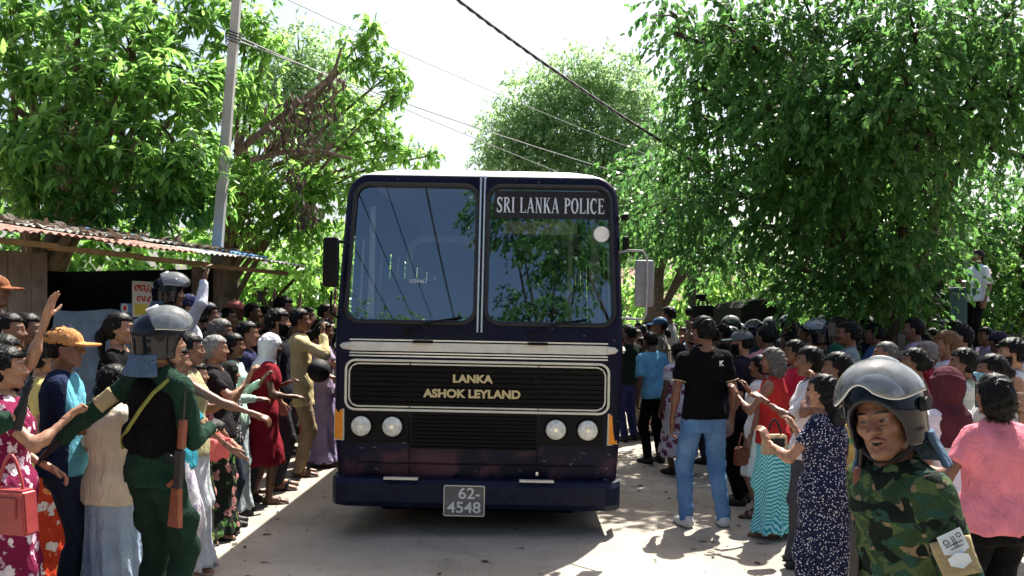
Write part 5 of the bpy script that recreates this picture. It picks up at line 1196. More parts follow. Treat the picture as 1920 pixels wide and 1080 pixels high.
    sl = {'tee': .62, 'shirt': 2, 'tank': 0, 'dress': .55, 'longdress': .55, 'polo': .66, 'half': .9, 'sleeveless_dress': 0}[up]
    mfoot = (G['R'][2] + G['L'][2]) / 2; spread = abs(G['R'][2][0] - G['L'][2][0]) / 2; spy = abs(G['R'][2][1] - G['L'][2][1]) / 2
    def skirt(P, zh, ztop, ease):
        zz = [zh, zh + .15, .55, .86, ztop] if zh < .35 else [zh, .6, .72, .86, ztop]
        t = (.9 - zh) / .82
        a = [(.13 + .08 * t + spread * .55 * t) * (1 if zh < .3 else 1.08), .19 + spread * .3 * t, .185, .185, .155]; b = [.13 + .06 * t + spy * .7 * t, .155 + spy * .3, .148, .14, .118]
        a = [x_ * (wf * .7 + .3) + ease for x_ in a]; b = [x_ * (wf * .7 + .3) + ease for x_ in b]
        dd = loft(P, zz, a, b, cy=[mfoot[1] * .8, mfoot[1] * .6, mfoot[1] * .35, 0, 0], cx=[mfoot[0] * .8, mfoot[0] * .6, mfoot[0] * .3, 0, 0])
        th = np.arctan2(P[:, 1], P[:, 0]); w_ = np.clip((.9 - P[:, 2]) / .5, 0, 1)
        return dd + w_ * (.010 * np.sin(th * 11 + 2 * np.sin(P[:, 2] * 4 + seed)) + .007 * np.sin(th * 23 + seed))
    def upper_sdf(P):
        Q = TP(P); e = ul + (.006 if up in ('shirt', 'half') else 0); z2 = [min(hem, .80), .86, .94, 1.06, 1.14, 1.24, 1.31, 1.38, 1.43, 1.455]
        if dress: z2[0] = .70
        aa = [A_[1] + .006] + A_[1:]; bb = [B_2[1] + .006] + B_2[1:]
        if dress: aa[0] = .06; bb[0] = .05; aa[1] = A_[1] - .03; bb[1] = B_2[1] - .03
        aa = [a + e + (.008 if not f and z < 1.2 else 0) + (.018 if z < .98 else 0) for a, z in zip(aa, z2)]; bb = [b + e + (.008 if z < 1.2 else 0) + (.018 if z < .98 else 0) for b, z in zip(bb, z2)]
        d = loft(Q, z2, aa, bb)
        if not dress: d = np.maximum(d, hem - Q[:, 2])
        if f: d = smin(d, ell(np.stack([np.abs(Q[:, 0]), Q[:, 1], Q[:, 2]], 1), (.066, .088, 1.255), (.056 + e, .048 + e * .8, .056 + e)), .04)
        for nm, s in (('R', 1), ('L', -1)):
            S, E, Wt, _, _ = J[nm]; sh = tor((s * .05, -.01, 1.415))
            if sl > 0 or True: d = smin(d, cone(P, sh, S - (S - sh) * (0 if sl else .25), .040 + e * .6, ar[0] * 1.0 + (e if sl else .004)), .045)
            if 0 < sl <= 1: 
                En = S + (E - S) * sl; u_ = (E - S) / np.linalg.norm(E - S); cdd = cone(P, S, En + u_ * .05, ar[0] + e * .9, ar[0] + e * 1.0)
                d = smin(d, np.maximum(cdd, (P - En.astype(f4)) @ u_.astype(f4)), .025)
            elif sl == 2:
                u_ = (Wt - E) / np.linalg.norm(Wt - E); We = Wt - u_ * .015
                d = smin(d, cone(P, S, E, ar[0] + e, ar[1] + e * .9), .025); d = smin(d, np.maximum(cone(P, E, We + u_ * .04, ar[1] + e * .9, ar[3] + e * .8), (P - We.astype(f4)) @ u_.astype(f4)), .02)
        if dress:
            d = smin(d, skirt(P, hem, .98, .012), .06)
        d = d + np.minimum(folds(P, seed, .014 if not dress else .011) * (1.3 if sl == 2 else 1), .005)
        d = np.minimum(d, np.maximum(np.maximum(core(P) - .008, (hem + .001) - P[:, 2]), Q[:, 2] - 1.37))
        ncut = cone(P, nb + RT @ np.array([0, .02, .0]), nb + RT @ np.array([0, .05, .2]), .062 if not f else .066, .075)
        return smax(d, -ncut, .008)
    lo2 = lo.copy(); hi2 = hi.copy(); lo2[2] = min(hem - .02, .78) if not dress else max(hem - .02, .02); lo2[:2] -= .06; hi2[:2] += .06
    V, F = nets(upper_sdf, lo2, hi2, Ld['c'] / k)
    uo = mobj('dress' if dress else {'tee': 'shirt', 'polo': 'shirt', 'half': 'shirt', 'tank': 'vest_top'}.get(up, 'shirt'), V * k, F, um, root)
    if vest:
        def vs(P):
            Q = TP(P); d = loft(Q, [.99, 1.06, 1.14, 1.24, 1.31, 1.37, 1.41], [a + .034 for a in A_[3:4] + A_[3:7]] + [A_[7] + .02, .09], [b + .044 for b in B_2[3:4] + B_2[3:7]] + [B_2[7] + .045, .09])
            for sx_ in (-1, 1): d = smin(d, np.maximum(ell(Q, (sx_ * .075, -.112, 1.10), (.052, .034, .075)), -.3 - P[:, 2]), .012); d = smin(d, ell(Q, (sx_ * .075, .115, 1.12), (.052, .034, .075)), .012)
            d = smax(d, -cone(Q, (0, .02, 1.44), (0, .05, 1.7), .085, .1), .01); return d + folds(P, seed + 3, .007)
        V, F = nets(vs, lo2, hi2, Ld['c'] / k); mobj('vest', V * k, F, cloth(vest), root)
    if not dress:
        if low == 'skirt':
            V, F = nets(lambda P: np.minimum(skirt(P, lhem, 1.02, .006), np.maximum(np.maximum(core(P) - .0055, P[:, 2] - 1.0), lhem + .002 - P[:, 2])), (-.5, -.5, lhem - .02), (.5, .5, 1.04), Ld['c'] / k); mobj('skirt', V * k, F, lm, root)
        else:
            wd = {'trousers': .016, 'jeans': .019, 'wide': .042, 'cargo': .024}[low]
            def tr(P):
                Q = TP(P); d = loft(P, [.80, .88, .96, 1.0], [A_[1] * .97 + .004, A_[1] + .005, A_[2] + .004, A_[3] + .006], [B_2[1] + .002, B_2[1] + .005, B_2[2] + .003, B_2[3] + .005])
                for nm in 'RL':
                    Hp, K, An = G[nm]; b = An + np.array([0, 0, -.03]); d = smin(d, cone(P, Hp, K, lg[0] + wd * .7, lg[1] + wd), .035); d = smin(d, np.maximum(cone(P, K, b, lg[1] + wd, lg[3] + wd * 1.15), .045 - P[:, 2]), .02)
                    if low == 'cargo': sg = 1 if nm == 'R' else -1; mk = Hp * .35 + K * .65 + np.array([sg * .075, 0, 0]); d = smin(d, ell(P, mk, (.03, .075, .09)), .01)
                w_ = folds(P * np.array([1, 1, 1.5], f4), seed + 1, .014); d = d + np.minimum(w_ * (.6 + .6 * np.clip((.55 - P[:, 2]) * 2, 0, 1)), .006); return np.minimum(d, np.maximum(np.maximum(core(P) - .0055, P[:, 2] - 1.0), .05 - P[:, 2]))
            V, F = nets(tr, (-.45, -.45, .03), (.45, .45, 1.04), Ld['c'] / k); mobj('trousers', V * k, F, lm, root)
    if feet:
        fm = mat('footwear_%.2f_%.2f_%.2f' % fcol, fcol, .6, .3, .2, 20, .2)
        for nm, s in (('R', 1), ('L', -1)):
            Hp, K, An = G[nm]; v, q = foot_mesh(feet, Ld['f'] * .85); M_ = rot('Z', R(-s * 9)); o = mobj('sandal' if feet == 'sandal' else feet, (v @ M_.T + np.array([An[0], An[1] + .02, 0])) * k, q, fm, root)
    # ---------- hair and headwear
    def on_head(v): return (v * hk) @ RH.T + hc
    hm_ = hcol or M_hair
    if hair:
        v, q = cover(hair, Ld['hr'])
        if lod != 2 and cover_ != 'helmet':      # loose strands
            r_ = np.random.default_rng(seed); ns_ = 420 if lod == 0 else 260; fi = r_.integers(len(q), size=ns_); c_ = v[q[fi]].mean(1); nn_ = np.cross(v[q[fi, 1]] - v[q[fi, 0]], v[q[fi, 2]] - v[q[fi, 0]]); nn_ /= np.linalg.norm(nn_, axis=1, keepdims=True) + 1e-9
            nn_ = np.where(((c_ - np.array([0, -.012, .02])) * nn_).sum(1, keepdims=True) < 0, -nn_, nn_); dn = nn_ * .35 + np.array([0, -.35, -.5]) + r_.normal(0, .5, (ns_, 3)); dn /= np.linalg.norm(dn, axis=1, keepdims=True); L_s = r_.uniform(.012, .038, ns_)[:, None] * (1.4 if hair in ('long', 'verylong', 'bob', 'curly') else 1)
            sd_ = np.cross(dn, nn_); sd_ /= np.linalg.norm(sd_, axis=1, keepdims=True) + 1e-9; sd_ *= .0016; b0 = c_ - nn_ * .002; m0 = b0 + dn * L_s * .5 + nn_ * .004; t0 = b0 + dn * L_s
            sv = np.stack([b0 - sd_, b0 + sd_, m0 + sd_, m0 - sd_, t0 + sd_ * .3, t0 - sd_ * .3], 1).reshape(-1, 3); i6 = (np.arange(ns_) * 6)[:, None]; sq = np.concatenate([i6 + [0, 1, 2, 3], i6 + [3, 2, 4, 5]])
            v, q, _ = join([(v, q, 0), (sv.astype(f4), sq.astype(np.int32), 0)])
        mobj('hair', on_head(v) * k, q, hm_, root)
    if beard:
        v, q = cover('beard', Ld['hr']); mobj('beard', on_head(v) * k, q, hm_, root)
    if cover_ in ('cap', 'scarf', 'longscarf'):
        v, q = cover(cover_, Ld['hr'] * (.72 if cover_ == 'cap' and lod != 2 else 1)); mobj('cap' if cover_ == 'cap' else 'headscarf', on_head(v) * k, q, cloth(ccol), root)
    if cover_ == 'helmet':
        v, q = cover('helmet', Ld['hr']); he = mobj('helmet', on_head(v) * k, q, M_helm, root)
        P_, F_, rim, tp = visor_geo(); vi = mobj('visor', on_head(P_) * k, F_, M_visor, he); md = vi.modifiers.new('thickness', 'SOLIDIFY'); md.thickness = .003 * k
        if lod != 2:
            MB().tube([tuple(on_head(np.array(p)) * k) for p in rim], .0028 * k, 6).build('visor_rim', M_vrim, he, True)
            MB().tube([tuple(on_head(np.array(p) * 1.01) * k) for p in tp], .009 * k, 8).build('visor_band', M_silverband, he, True)
            v, q = cover('neckflap', Ld['hr']); mobj('neck_flap', on_head(v) * k, q, cloth((.07, .11, .17)), he)
            for s in (-1, 1):
                c0 = on_head(np.array([s * .120, -.012, .03])) * k; c1 = on_head(np.array([s * .140, -.012, .03])) * k; MB().cyl(c0, c1, .024 * k, .02 * k, 14).build('visor_pivot', M_strap, he, True)
            MB().tube([tuple(on_head(np.array(p)) * k) for p in ((-.092, .01, -.05), (-.07, .03, -.10), (-.03, .055, -.125), (.03, .055, -.125), (.07, .03, -.10), (.092, .01, -.05))], .0075 * k, 6).build('chin_strap', M_strap, he, True)
    info = dict(root=root, k=k, J=J, G=G, tor=tor, RT=RT, hc=hc, RH=RH, on_head=on_head, body=bo, upper=uo)
    if extra: extra(info)
    return info
def clone(info, label, px, d, face, H=None, top=None, group=None, z0=0.0, mats=None):
    """a copy of a person and the parts, standing elsewhere"""
    src = info['root']; r = src.copy(); COL.objects.link(r); X = (px - CX) / FP * d
    if H is None: H = HC - z0 + (HY - top) / FP * d
    r.location = (X, d, z0); r.rotation_euler = (0, 0, R(face)); s = H / (1.70 * info['k']); r.scale = (s, s, s); r['label'] = label
    if group: r['group'] = group
    for ch in src.children:
        c = ch.copy(); COL.objects.link(c); c.parent = r
        if mats and ch.name.split('.')[0] in mats:
            c.material_slots[0].link = 'OBJECT'; c.material_slots[0].material = mats[ch.name.split('.')[0]]
        for g in ch.children:
            e = g.copy(); COL.objects.link(e); e.parent = c
    return r
# ================================================================== held things
def hand_world(inf, side, off=(0, 0, 0)):
    S, E, W, _, _ = inf['J'][side]; u = (W - E) / np.linalg.norm(W - E); p = (W + u * .075 + np.array(off)) * inf['k']
    r = inf['root']; return Matrix.Translation(r.location) @ r.rotation_euler.to_matrix().to_4x4() @ Vector(p)
M_gun = mat('gun_steel', (.022, .022, .024), .4, .5, .2, 30, .1, metal=.3); M_gwood = mat('reddish_gun_wood', (.17, .045, .018), .4, .45, .3, 14, .2)
def rifle(loc, axis, roll, label, butt=None):
    """rifle lying along its +Z axis, muzzle up"""
    r = empty('rifle', loc, 0, label, 'rifle'); q = Vector(axis).to_track_quat('Z', 'Y'); r.rotation_mode = 'QUATERNION'; r.rotation_quaternion = q @ Matrix.Rotation(roll, 3, 'Z').to_quaternion()
    r.scale = (.84, .84, .84); MB().box((0, 0, 0), (.035, .06, .24), bev=.006).box((0, -.012, .07), (.028, .05, .10), bev=.004).build('receiver', M_gun, r)
    MB().cyl((0, .012, .12), (0, .012, .52), .009, n=10).box((0, .03, .50), (.008, .03, .015)).build('barrel', M_gun, r, True)
    MB().box((0, .008, .22), (.042, .052, .19), bev=.012).build('handguard', M_gwood, r, True)
    mb = MB(); pr = [(.03, -.12), (-.03, -.12), (-.045, -.36), (.055, -.36)]
    a = [mb.bm.verts.new((-.018, y - .01, z)) for y, z in pr]; b = [mb.bm.verts.new((.018, y - .01, z)) for y, z in pr]; mb.bm.faces.new(a); mb.bm.faces.new(b[::-1])
    for i in range(4): mb.bm.faces.new((a[i], b[i], b[(i + 1) % 4], a[(i + 1) % 4]))
    mb.build('stock', M_gwood, r)
    MB().tube([(0, -.03, .04), (0, -.10, .06), (0, -.16, .10), (0, -.20, .15)], [.022, .022, .021, .019], 6).build('magazine', M_gun, r, True)
    MB().tube([(0, -.03, -.07), (0, -.09, -.11)], .018, 8).build('pistol_grip', M_gwood, r, True)
    return r
def handbag(loc, rz, size, m, label, woven=False):
    b = empty('handbag', loc, rz, label, 'handbag'); w_, d_, h_ = size
    mb = MB(); poly = [(-w_ / 2, 0), (w_ / 2, 0), (w_ / 2 * .86, h_), (-w_ / 2 * .86, h_)]; mb.prism(poly, -d_ / 2, d_ / 2); bmesh.ops.bevel(mb.bm, geom=mb.bm.edges[:], offset=min(d_, h_) * .14, segments=3, affect='EDGES'); mb.build('pouch', m, b, True)
    MB().tube([(-w_ * .28, 0, h_ * .9)] + [(-w_ * .26 + w_ * .52 * t, 0, h_ + h_ * .75 * math.sin(math.pi * (t * .9 + .05))) for t in np.linspace(0, 1, 10)] + [(w_ * .28, 0, h_ * .9)], .008, 6).build('strap', M_strap if woven else m, b, True)
    MB().box((0, -d_ / 2 - .004, h_ * .62), (w_ * .6, .012, h_ * .45), bev=.004).build('flap', m if not woven else M_strap, b); return b
def phone(loc, rz, label, g='phones held up by the crowd'):
    p = empty('phone', loc, rz, label, 'phone', g); MB().box((0, 0, 0), (.075, .009, .155), bev=.004).build('case', M_blk, p); MB().box((0, -.0058, 0), (.066, .002, .14)).build('screen', M_glassd, p); MB().cyl((.02, .004, .055), (.02, .008, .055), .008, n=10).build('lens', M_gun, p)

# ================================================================== the crowd by the shed
P_ = person
NAVY, BLACK = (.008, .009, .02), (.0045, .0045, .0052)
GREEN_U = (.011, .032, .020)
reach = lambda x=.16, y=.42, z=1.2, p='cup': (x, y, z, p)
def vest_strap(inf):
    k = inf['k']; mb = MB(); mb.tube([tuple(inf['tor'](p) * k) for p in ((-.15, -.085, 1.02), (-.10, -.13, 1.08), (-.02, -.148, 1.16), (.06, -.146, 1.26), (.11, -.12, 1.34), (.14, -.05, 1.41))], .011, 6).build('rifle_sling', cloth((.20, .21, .05)), inf['root'], True)
def patch(inf, side='L', tan=(.32, .26, .15)):
    k = inf['k']; S, E, W, _, _ = inf['J'][side]; r = inf['root']
    camv = np.array(r.rotation_euler.to_matrix().inverted() @ (Vector((0, 0, HC)) - r.location)); u = (E - S) / np.linalg.norm(E - S); n = camv - u * (camv @ u); n /= np.linalg.norm(n); x = np.cross(-u, n)
    c = S + u * .17
    rad = .064; V = []; nn = 17
    for i in range(nn):      # band of tan cloth wrapped round the sleeve
        a = R(-50 + 100 * i / (nn - 1)); dr = n * math.cos(a) + x * math.sin(a)
        for t in np.linspace(-.045, .06, 8): V.append((c + u * t + dr * (rad + .006)) * k)
    i = np.arange(nn * 8).reshape(nn, 8); F = np.stack([i[:-1, :-1], i[1:, :-1], i[1:, 1:], i[:-1, 1:]], -1).reshape(-1, 4); o = mobj('sleeve_panel', np.array(V), F, cloth(tan), r); sw_ = o.modifiers.new('w', 'SHRINKWRAP'); sw_.target = inf['upper']; sw_.offset = .006; sw_.wrap_mode = 'ABOVE_SURFACE'; md = o.modifiers.new('t', 'SOLIDIFY'); md.thickness = .006; md.offset = 0
    return c, u, n, x, rad
def patch_badge(inf):
    c, u, n, x, rad = patch(inf); k = inf['k']; r = inf['root']
    def plate(pts, off, m, nm):
        P3 = [(c + n * (rad + off - 3.2 * a * a) + x * a - u * b) * k for a, b in pts]; mb = MB(); mb.poly(P3); o = mb.build(nm, m, r); md = o.modifiers.new('t', 'SOLIDIFY'); md.thickness = .004; md.offset = 1; return o
    Mb = mat('badge_white', (.56, .60, .60), .7, .2, .1, 30, .2)
    plate([(-.034, .055), (.034, .070), (.040, .012), (.012, -.004), (-.030, .004)], .016, Mb, 'shoulder_badge')
    plate([(-.026, -.008), (.0, .004), (.030, -.004), (.032, -.026), (.004, -.040), (-.024, -.028)], .019, Mb, 'rank_chevron')
    mb = MB()
    for cx_, cz, rr in ((-.016, .036, .007), (.022, .050, .006)): mb.tube([tuple((c + n * (rad + .019 - 3.2 * (cx_ + rr * math.cos(t)) ** 2) + x * (cx_ + rr * math.cos(t)) - u * (cz + rr * math.sin(t))) * k) for t in np.linspace(0, 6.28, 12)], .0012, 4)
    for a, b in (((-.022, .022), (.030, .034)), ((.0, .050), (.006, .018)), ((.006, .050), (.012, .020)), ((-.010, .014), (.026, .022))):
        mb.tube([tuple((c + n * (rad + .019 - 3.2 * q[0] ** 2) + x * q[0] - u * q[1]) * k) for q in (a, b)], .0012, 4)
    mb.build('badge_embroidery', M_helm, r)
# --- police and soldiers
s1 = P_('helmeted soldier in black vest and green uniform holding back the crowd with one arm', px=290, d=4.95, top=602, side=4, face=-30, fat=.86, lod=0, skin=2, hair='cropped', cover_='helmet', up='shirt', ucol=GREEN_U, low='cargo', lcol=(.009, .024, .016), vest=BLACK, head=(-38, 3, 0),
        Ll=(.51, -.24, 1.03, 'open', (-.2, -.6, .7), (-.4, -1, -.4)), Rr=(.12, .28, 1.12, 'grip', (.3, .2, .9), (.3, -.3, -1)), feet='boot', glove=True, extra=lambda i: (vest_strap(i), patch(i, 'L')))
rifle(at(336, 880, 4.78), (.05, .04, 1), R(110), 'assault rifle with reddish wooden stock slung at the side of the black-vested soldier')
s2 = P_('soldier reaching a black-gloved open hand towards the raised fist', px=-215, d=3.7, H=1.72, face=-72, lod=0, skin=2, hair='cropped', cover_='helmet', up='shirt', ucol=GREEN_U, low='cargo', lcol=(.009, .024, .016), glove=True, feet='boot',
        Rr=(.12, .50, 1.34, 'open', (.3, -.8, .2), (.5, -.2, -1), (0, .25, 1)), extra=lambda i: patch(i, 'R'))
s3 = P_('soldier in camouflage and raised-visor helmet turning to shout towards the road', px=1722, d=2.66, top=714, face=98, fat=1.1, lod=9, skin=1, hair='cropped', cover_='helmet', up='shirt', ucol=(.05, .08, .03), upat='camo', usc=1.5, low='cargo', lcol=(.03, .06, .03), lpat='camo', lean=9, head=(38, 2, 4), mouth=.010,
        Ll=(.20, .10, .88, 'relax'), Rr=None, feet='boot', extra=patch_badge)
k3 = s3['k']; tr = s3['tor']
def sc_sdf(P):
    ring = np.abs(np.sqrt((P[:, 0] / 1.0) ** 2 + ((P[:, 1] - .01) / .92) ** 2) - (.092 - .35 * (P[:, 2] - 1.42))) - .015
    d = np.maximum(ring, np.abs(P[:, 2] - 1.43 + .30 * P[:, 1]) - .030)
    return d + folds(P, 4, .016)
V, F = nets(sc_sdf, (-.2, -.2, 1.33), (.2, .22, 1.56), .010); V = np.array([tr(v) for v in V]); mobj('camouflage_scarf', V * k3, F, cloth((.05, .08, .03), 'camo', (.8, .8, .8), None, 1.6), s3['root'])
rifle(at(1603, 1040, 2.72), (.06, 0, 1), R(70), 'rifle held muzzle up in front of the camouflaged soldier')
P_('policeman in dark riot helmet standing on the shed step in the shade', px=318, d=8.6, top=528, z0=.26, face=-80, lod=1, skin=1, hair='cropped', cover_='helmet', up='shirt', ucol=(.012, .016, .03), low='trousers', lcol=BLACK)
# --- left foreground
a1 = P_('woman in maroon and white floral dress with a raised fist and a red handbag', px=8, d=4.75, top=655, face=-70, sex='f', lod=0, skin=2, hair='lowbun', up='longdress', ucol=(.16, .012, .05), upat='floral', u2=(.62, .55, .58), u3=(.45, .33, .42), usc=1.1, fat=1.08, Rr=(.13, .34, 1.33, 'fist', (.3, -.8, .3)), Ll=(.22, .20, 1.0, 'relax'), feet='sandal', fcol=(.08, .04, .03))
handbag(at(20, 1000, 4.45), R(-15), (.27, .10, .22), mat('red_leather', (.30, .040, .042), .4, .45, .2, 9, .2), 'red leather handbag hanging at the hip of the floral-dressed woman')
P_('woman in a black top stretching one bare arm high above the crowd', px=2, d=5.05, top=632, face=-62, sex='f', lod=0, skin=2, hair='bun', up='tee', ucol=BLACK, low='skirt', lcol=(.04, .03, .05), Rr=(.33, .22, 1.80, 'open', (-.5, -.8, .0), (.6, .2, -.9)), Ll=None, feet='sandal')
P_('man in an orange cap looking over the women beside the shed planks', px=-12, d=6.9, top=520, z0=.35, face=-85, lod=1, skin=1, cover_='cap', ccol=(.22, .085, .04), up='tee', ucol=(.02, .02, .03))
for i, (px_, lb) in enumerate(((14, 'dark-haired person hidden behind the raised bare arm, beside the white boards'), (48, 'short dark-haired person between the white boards and the tan cap'))):
    P_(lb, px=px_, d=6.5 + .35 * i, top=592, face=-80, lod=1, skin=1, hair='short', up='tee', ucol=(.015, .015, .02))
P_('man in tan baseball cap with navy and turquoise shirt watching the bus', px=118, d=5.45, top=620, face=-72, lod=0, skin=1, hair='short', cover_='cap', ccol=(.42, .20, .075), up='half', ucol=(.012, .02, .05), upat='halves', u2=(.10, .32, .42), low='jeans', lcol=(.018, .024, .045), Ll=(.2, .25, 1.05, 'relax'), Rr=(.15, .34, 1.16, 'cup'), beard=False)
P_('young woman peering past the tan-capped man with a pale scarf at her chin', px=80, d=6.0, top=640, face=-60, sex='f', lod=1, skin=2, hair='bun', up='tee', ucol=(.55, .45, .16), low='skirt', lcol=(.5, .05, .02), lpat='floral', l2=(.7, .65, .6), l3=(.75, .3, .1))
P_('woman with hair in a bun in cream blouse and long pale denim skirt', px=212, d=5.3, top=688, face=-38, sex='f', lod=0, skin=2, hair='lowbun', fat=1.12, up='half', ucol=(.58, .50, .38), uhem=.80, low='skirt', lcol=(.20, .29, .42), lpat='denim', l2=(.38, .46, .55), lhem=.05, Rr=(.15, .33, 1.22, 'cup'), Ll=(.24, .22, 1.1, 'relax'), feet='sandal')
def shirt_text(inf):
    k = inf['k']; text('VICTOR', 'lettering', .045, mat('shirt_print', (.42, .36, .34), .8, .2, .1, 20, 0), inf['root'], (-.0 * k, .155 * k, 1.17 * k), 1.1, .001, 0, (R(90), 0, R(180)))
i1 = P_('woman with black ponytail and black printed tee in front of the tarpaulin', px=222, d=6.7, top=590, z0=.12, face=-88, sex='f', lod=1, skin=2, hair='pony', up='tee', ucol=BLACK, Rr=(.10, .36, 1.12, 'grip'), Ll=(.12, .34, 1.08, 'grip'), fat=1.1, low='trousers', lcol=BLACK, extra=shirt_text)
P_('woman in olive sleeveless top and pale grey skirt reaching an arm towards the bus', px=352, d=6.35, top=628, face=-78, sex='f', lod=0, skin=1, hair='bun', up='tank', ucol=(.30, .28, .16), low='skirt', lcol=(.36, .38, .40), lhem=.05, Rr=(.14, .50, 1.12, 'cup'), Ll=(.15, .30, 1.2, 'open', (-.2, -.8, .4), (-.7, -.3, -1), (0, .5, .8)), feet='sandal', fcol=(.3, .22, .16))
P_('woman in teal blouse and white-patterned trousers half hidden by the vested soldier', px=326, d=6.0, top=650, face=-70, sex='f', lod=1, skin=1, hair='bun', up='half', ucol=(.03, .22, .30), low='wide', lcol=(.46, .44, .48), lpat='floral', l2=(.20, .17, .26), l3=(.3, .28, .35), lsc=1.5, Rr=(.17, .38, .98, 'open', (.2, .2, -.9)), feet='sandal', fcol=(.3, .22, .16))
P_('short girl with dark hair and flowered long skirt holding a pink cloth', px=366, d=6.95, top=682, face=-80, sex='f', lod=1, skin=2, hair='bob', up='tee', ucol=(.05, .03, .04), upat='stripes', u2=(.3, .08, .1), low='skirt', lcol=(.020, .024, .016), lpat='floral', l2=(.55, .26, .22), l3=(.16, .22, .06), lsc=.9, Rr=(.12, .34, .98, 'grip'), Ll=(.13, .32, .95, 'grip'), feet='sandal')
hw = at(398, 838, 6.75)
def rag(P): return ell(P, (0, 0, 0), (.10, .07, .11)) + folds(P, 12, .07)
V, F = nets(rag, (-.16, -.14, -.18), (.16, .14, .18), .010); o = tag(mobj('cloth', V, F, cloth((.62, .14, .13))), 'crumpled pink cloth held in front of the flowered skirt', 'cloth'); o.location = hw
P_('grey-haired woman in black tee gesturing with a raised hand', px=402, d=7.35, top=632, face=-82, sex='f', lod=1, skin=2, hair='lowbun', hcol=M_grey, fat=1.15, up='tee', ucol=(.016, .013, .016), low='skirt', lcol=(.018, .022, .016), lpat='floral', l2=(.5, .22, .2), l3=(.1, .2, .06), Rr=(.12, .30, 1.36, 'cup', (.2, -.8, .4), None, (0, .35, .9)), Ll=(.14, .26, 1.05, 'relax'), feet='sandal')
P_('child in black and white dotted bandana in front of the mint-bloused woman', px=428, d=7.8, top=682, face=-75, sex='f', lod=1, skin=1, cover_='scarf', ccol=(.02, .02, .02), hair=None, up='tee', ucol=(.02, .02, .02), upat='dots', u2=(.6, .6, .6))
P_('woman with bun looking over the grey-haired woman', px=412, d=8.3, top=601, face=-75, sex='f', lod=1, skin=1, hair='lowbun', hcol=M_saltp, up='tee', ucol=(.05, .04, .05))
P_('woman in mint green blouse with her hand on the maroon dress', px=436, d=8.25, top=628, face=-78, sex='f', lod=1, skin=1, hair='bun', up='shirt', ucol=(.42, .60, .50), Rr=(.15, .24, 1.10, 'relax'), Ll=(.15, .26, 1.25, 'relax', (-.2, -.8, .4), (-.7, -.3, -1), (0, .5, .8)), low='skirt', lcol=(.3, .34, .36))
P_('young man in navy shirt between the mint blouse and the bearded man', px=462, d=8.9, top=606, face=-80, lod=1, skin=1, hair='short', up='tee', ucol=(.02, .022, .06))
P_('woman in knee-length maroon dress with white cloth over her head', px=488, d=8.75, top=628, face=-72, sex='f', lod=1, skin=3, hair=None, cover_='scarf', ccol=(.68, .68, .72), up='dress', ucol=(.20, .012, .022), uhem=.40, fat=1.2, lean=8, Rr=(.15, .32, 1.08, 'relax'), Ll=(.15, .28, 1.2, 'relax'), feet='sandal', fcol=(.12, .07, .05), stance=(.10, .08, .10, -.06))
P_('tall bearded man in black shirt with arms hanging beside the yellow shirt', px=520, d=9.5, top=584, face=-80, lod=1, skin=2, hair='curly', beard=True, up='half', ucol=(.014, .014, .022), low='trousers', lcol=(.04, .04, .05), feet='sandal')
P_('man in pale yellow shirt and beige trousers shading his face with a hand', px=560, d=10.3, top=582, face=-75, lod=1, skin=1, hair='short', up='shirt', ucol=(.56, .46, .24), uhem=.72, low='trousers', lcol=(.30, .22, .14), Rr=(.10, .24, 1.46, 'cup', (.3, -.8, .2)), Ll=(.2, .3, 1.02, 'grip'), feet='sandal', fcol=(.06, .04, .03))
hl = at(598, 695, 9.95); o = empty('motorcycle_helmet', hl, 0, 'black motorcycle helmet held by the yellow-shirted man', 'helmet'); V, F = nets(lambda P: smax(ell(P, (0, 0, 0), (.125, .15, .13)), -ell(P, (0, .14, -.02), (.10, .1, .06)), .01), (-.14, -.16, -.14), (.14, .16, .14), .012); mobj('shell', V, F, M_strap, o); MB().tube([(-.1, .1, -.02), (0, .14, .0), (.1, .1, -.02)], .012, 6).build('visor', M_glassd, o, True)
for px_, d_, tp, col, lc, sx_, hr, lb in ((585, 11.4, 622, (.50, .10, .14), (.55, .05, .10), 'f', 'bun', 'woman in pink and red skirt beside the bus corner raising a hand to her mouth'), (606, 11.0, 606, (.30, .24, .36), (.30, .25, .42), 'f', 'bun', 'woman in lilac clothes clapping close against the bus corner'), (598, 12.6, 600, (.08, .02, .02), (.1, .1, .1), 'm', 'short', 'man in dark red shirt squeezed behind the lilac-clothed woman')):
    P_(lb, px=px_, d=d_, top=tp, face=-80, sex=sx_, lod=1, skin=1, hair=hr, up='tee', ucol=col, low='skirt' if sx_ == 'f' else 'trousers', lcol=lc, Rr=(.10, .30, 1.34, 'cup', (.2, -.8, .4), (.7, -.3, -1), (0, .4, .9)), Ll=(.10, .30, 1.30, 'cup', (-.2, -.8, .4), (-.7, -.3, -1), (0, .4, .9)), feet='sandal')
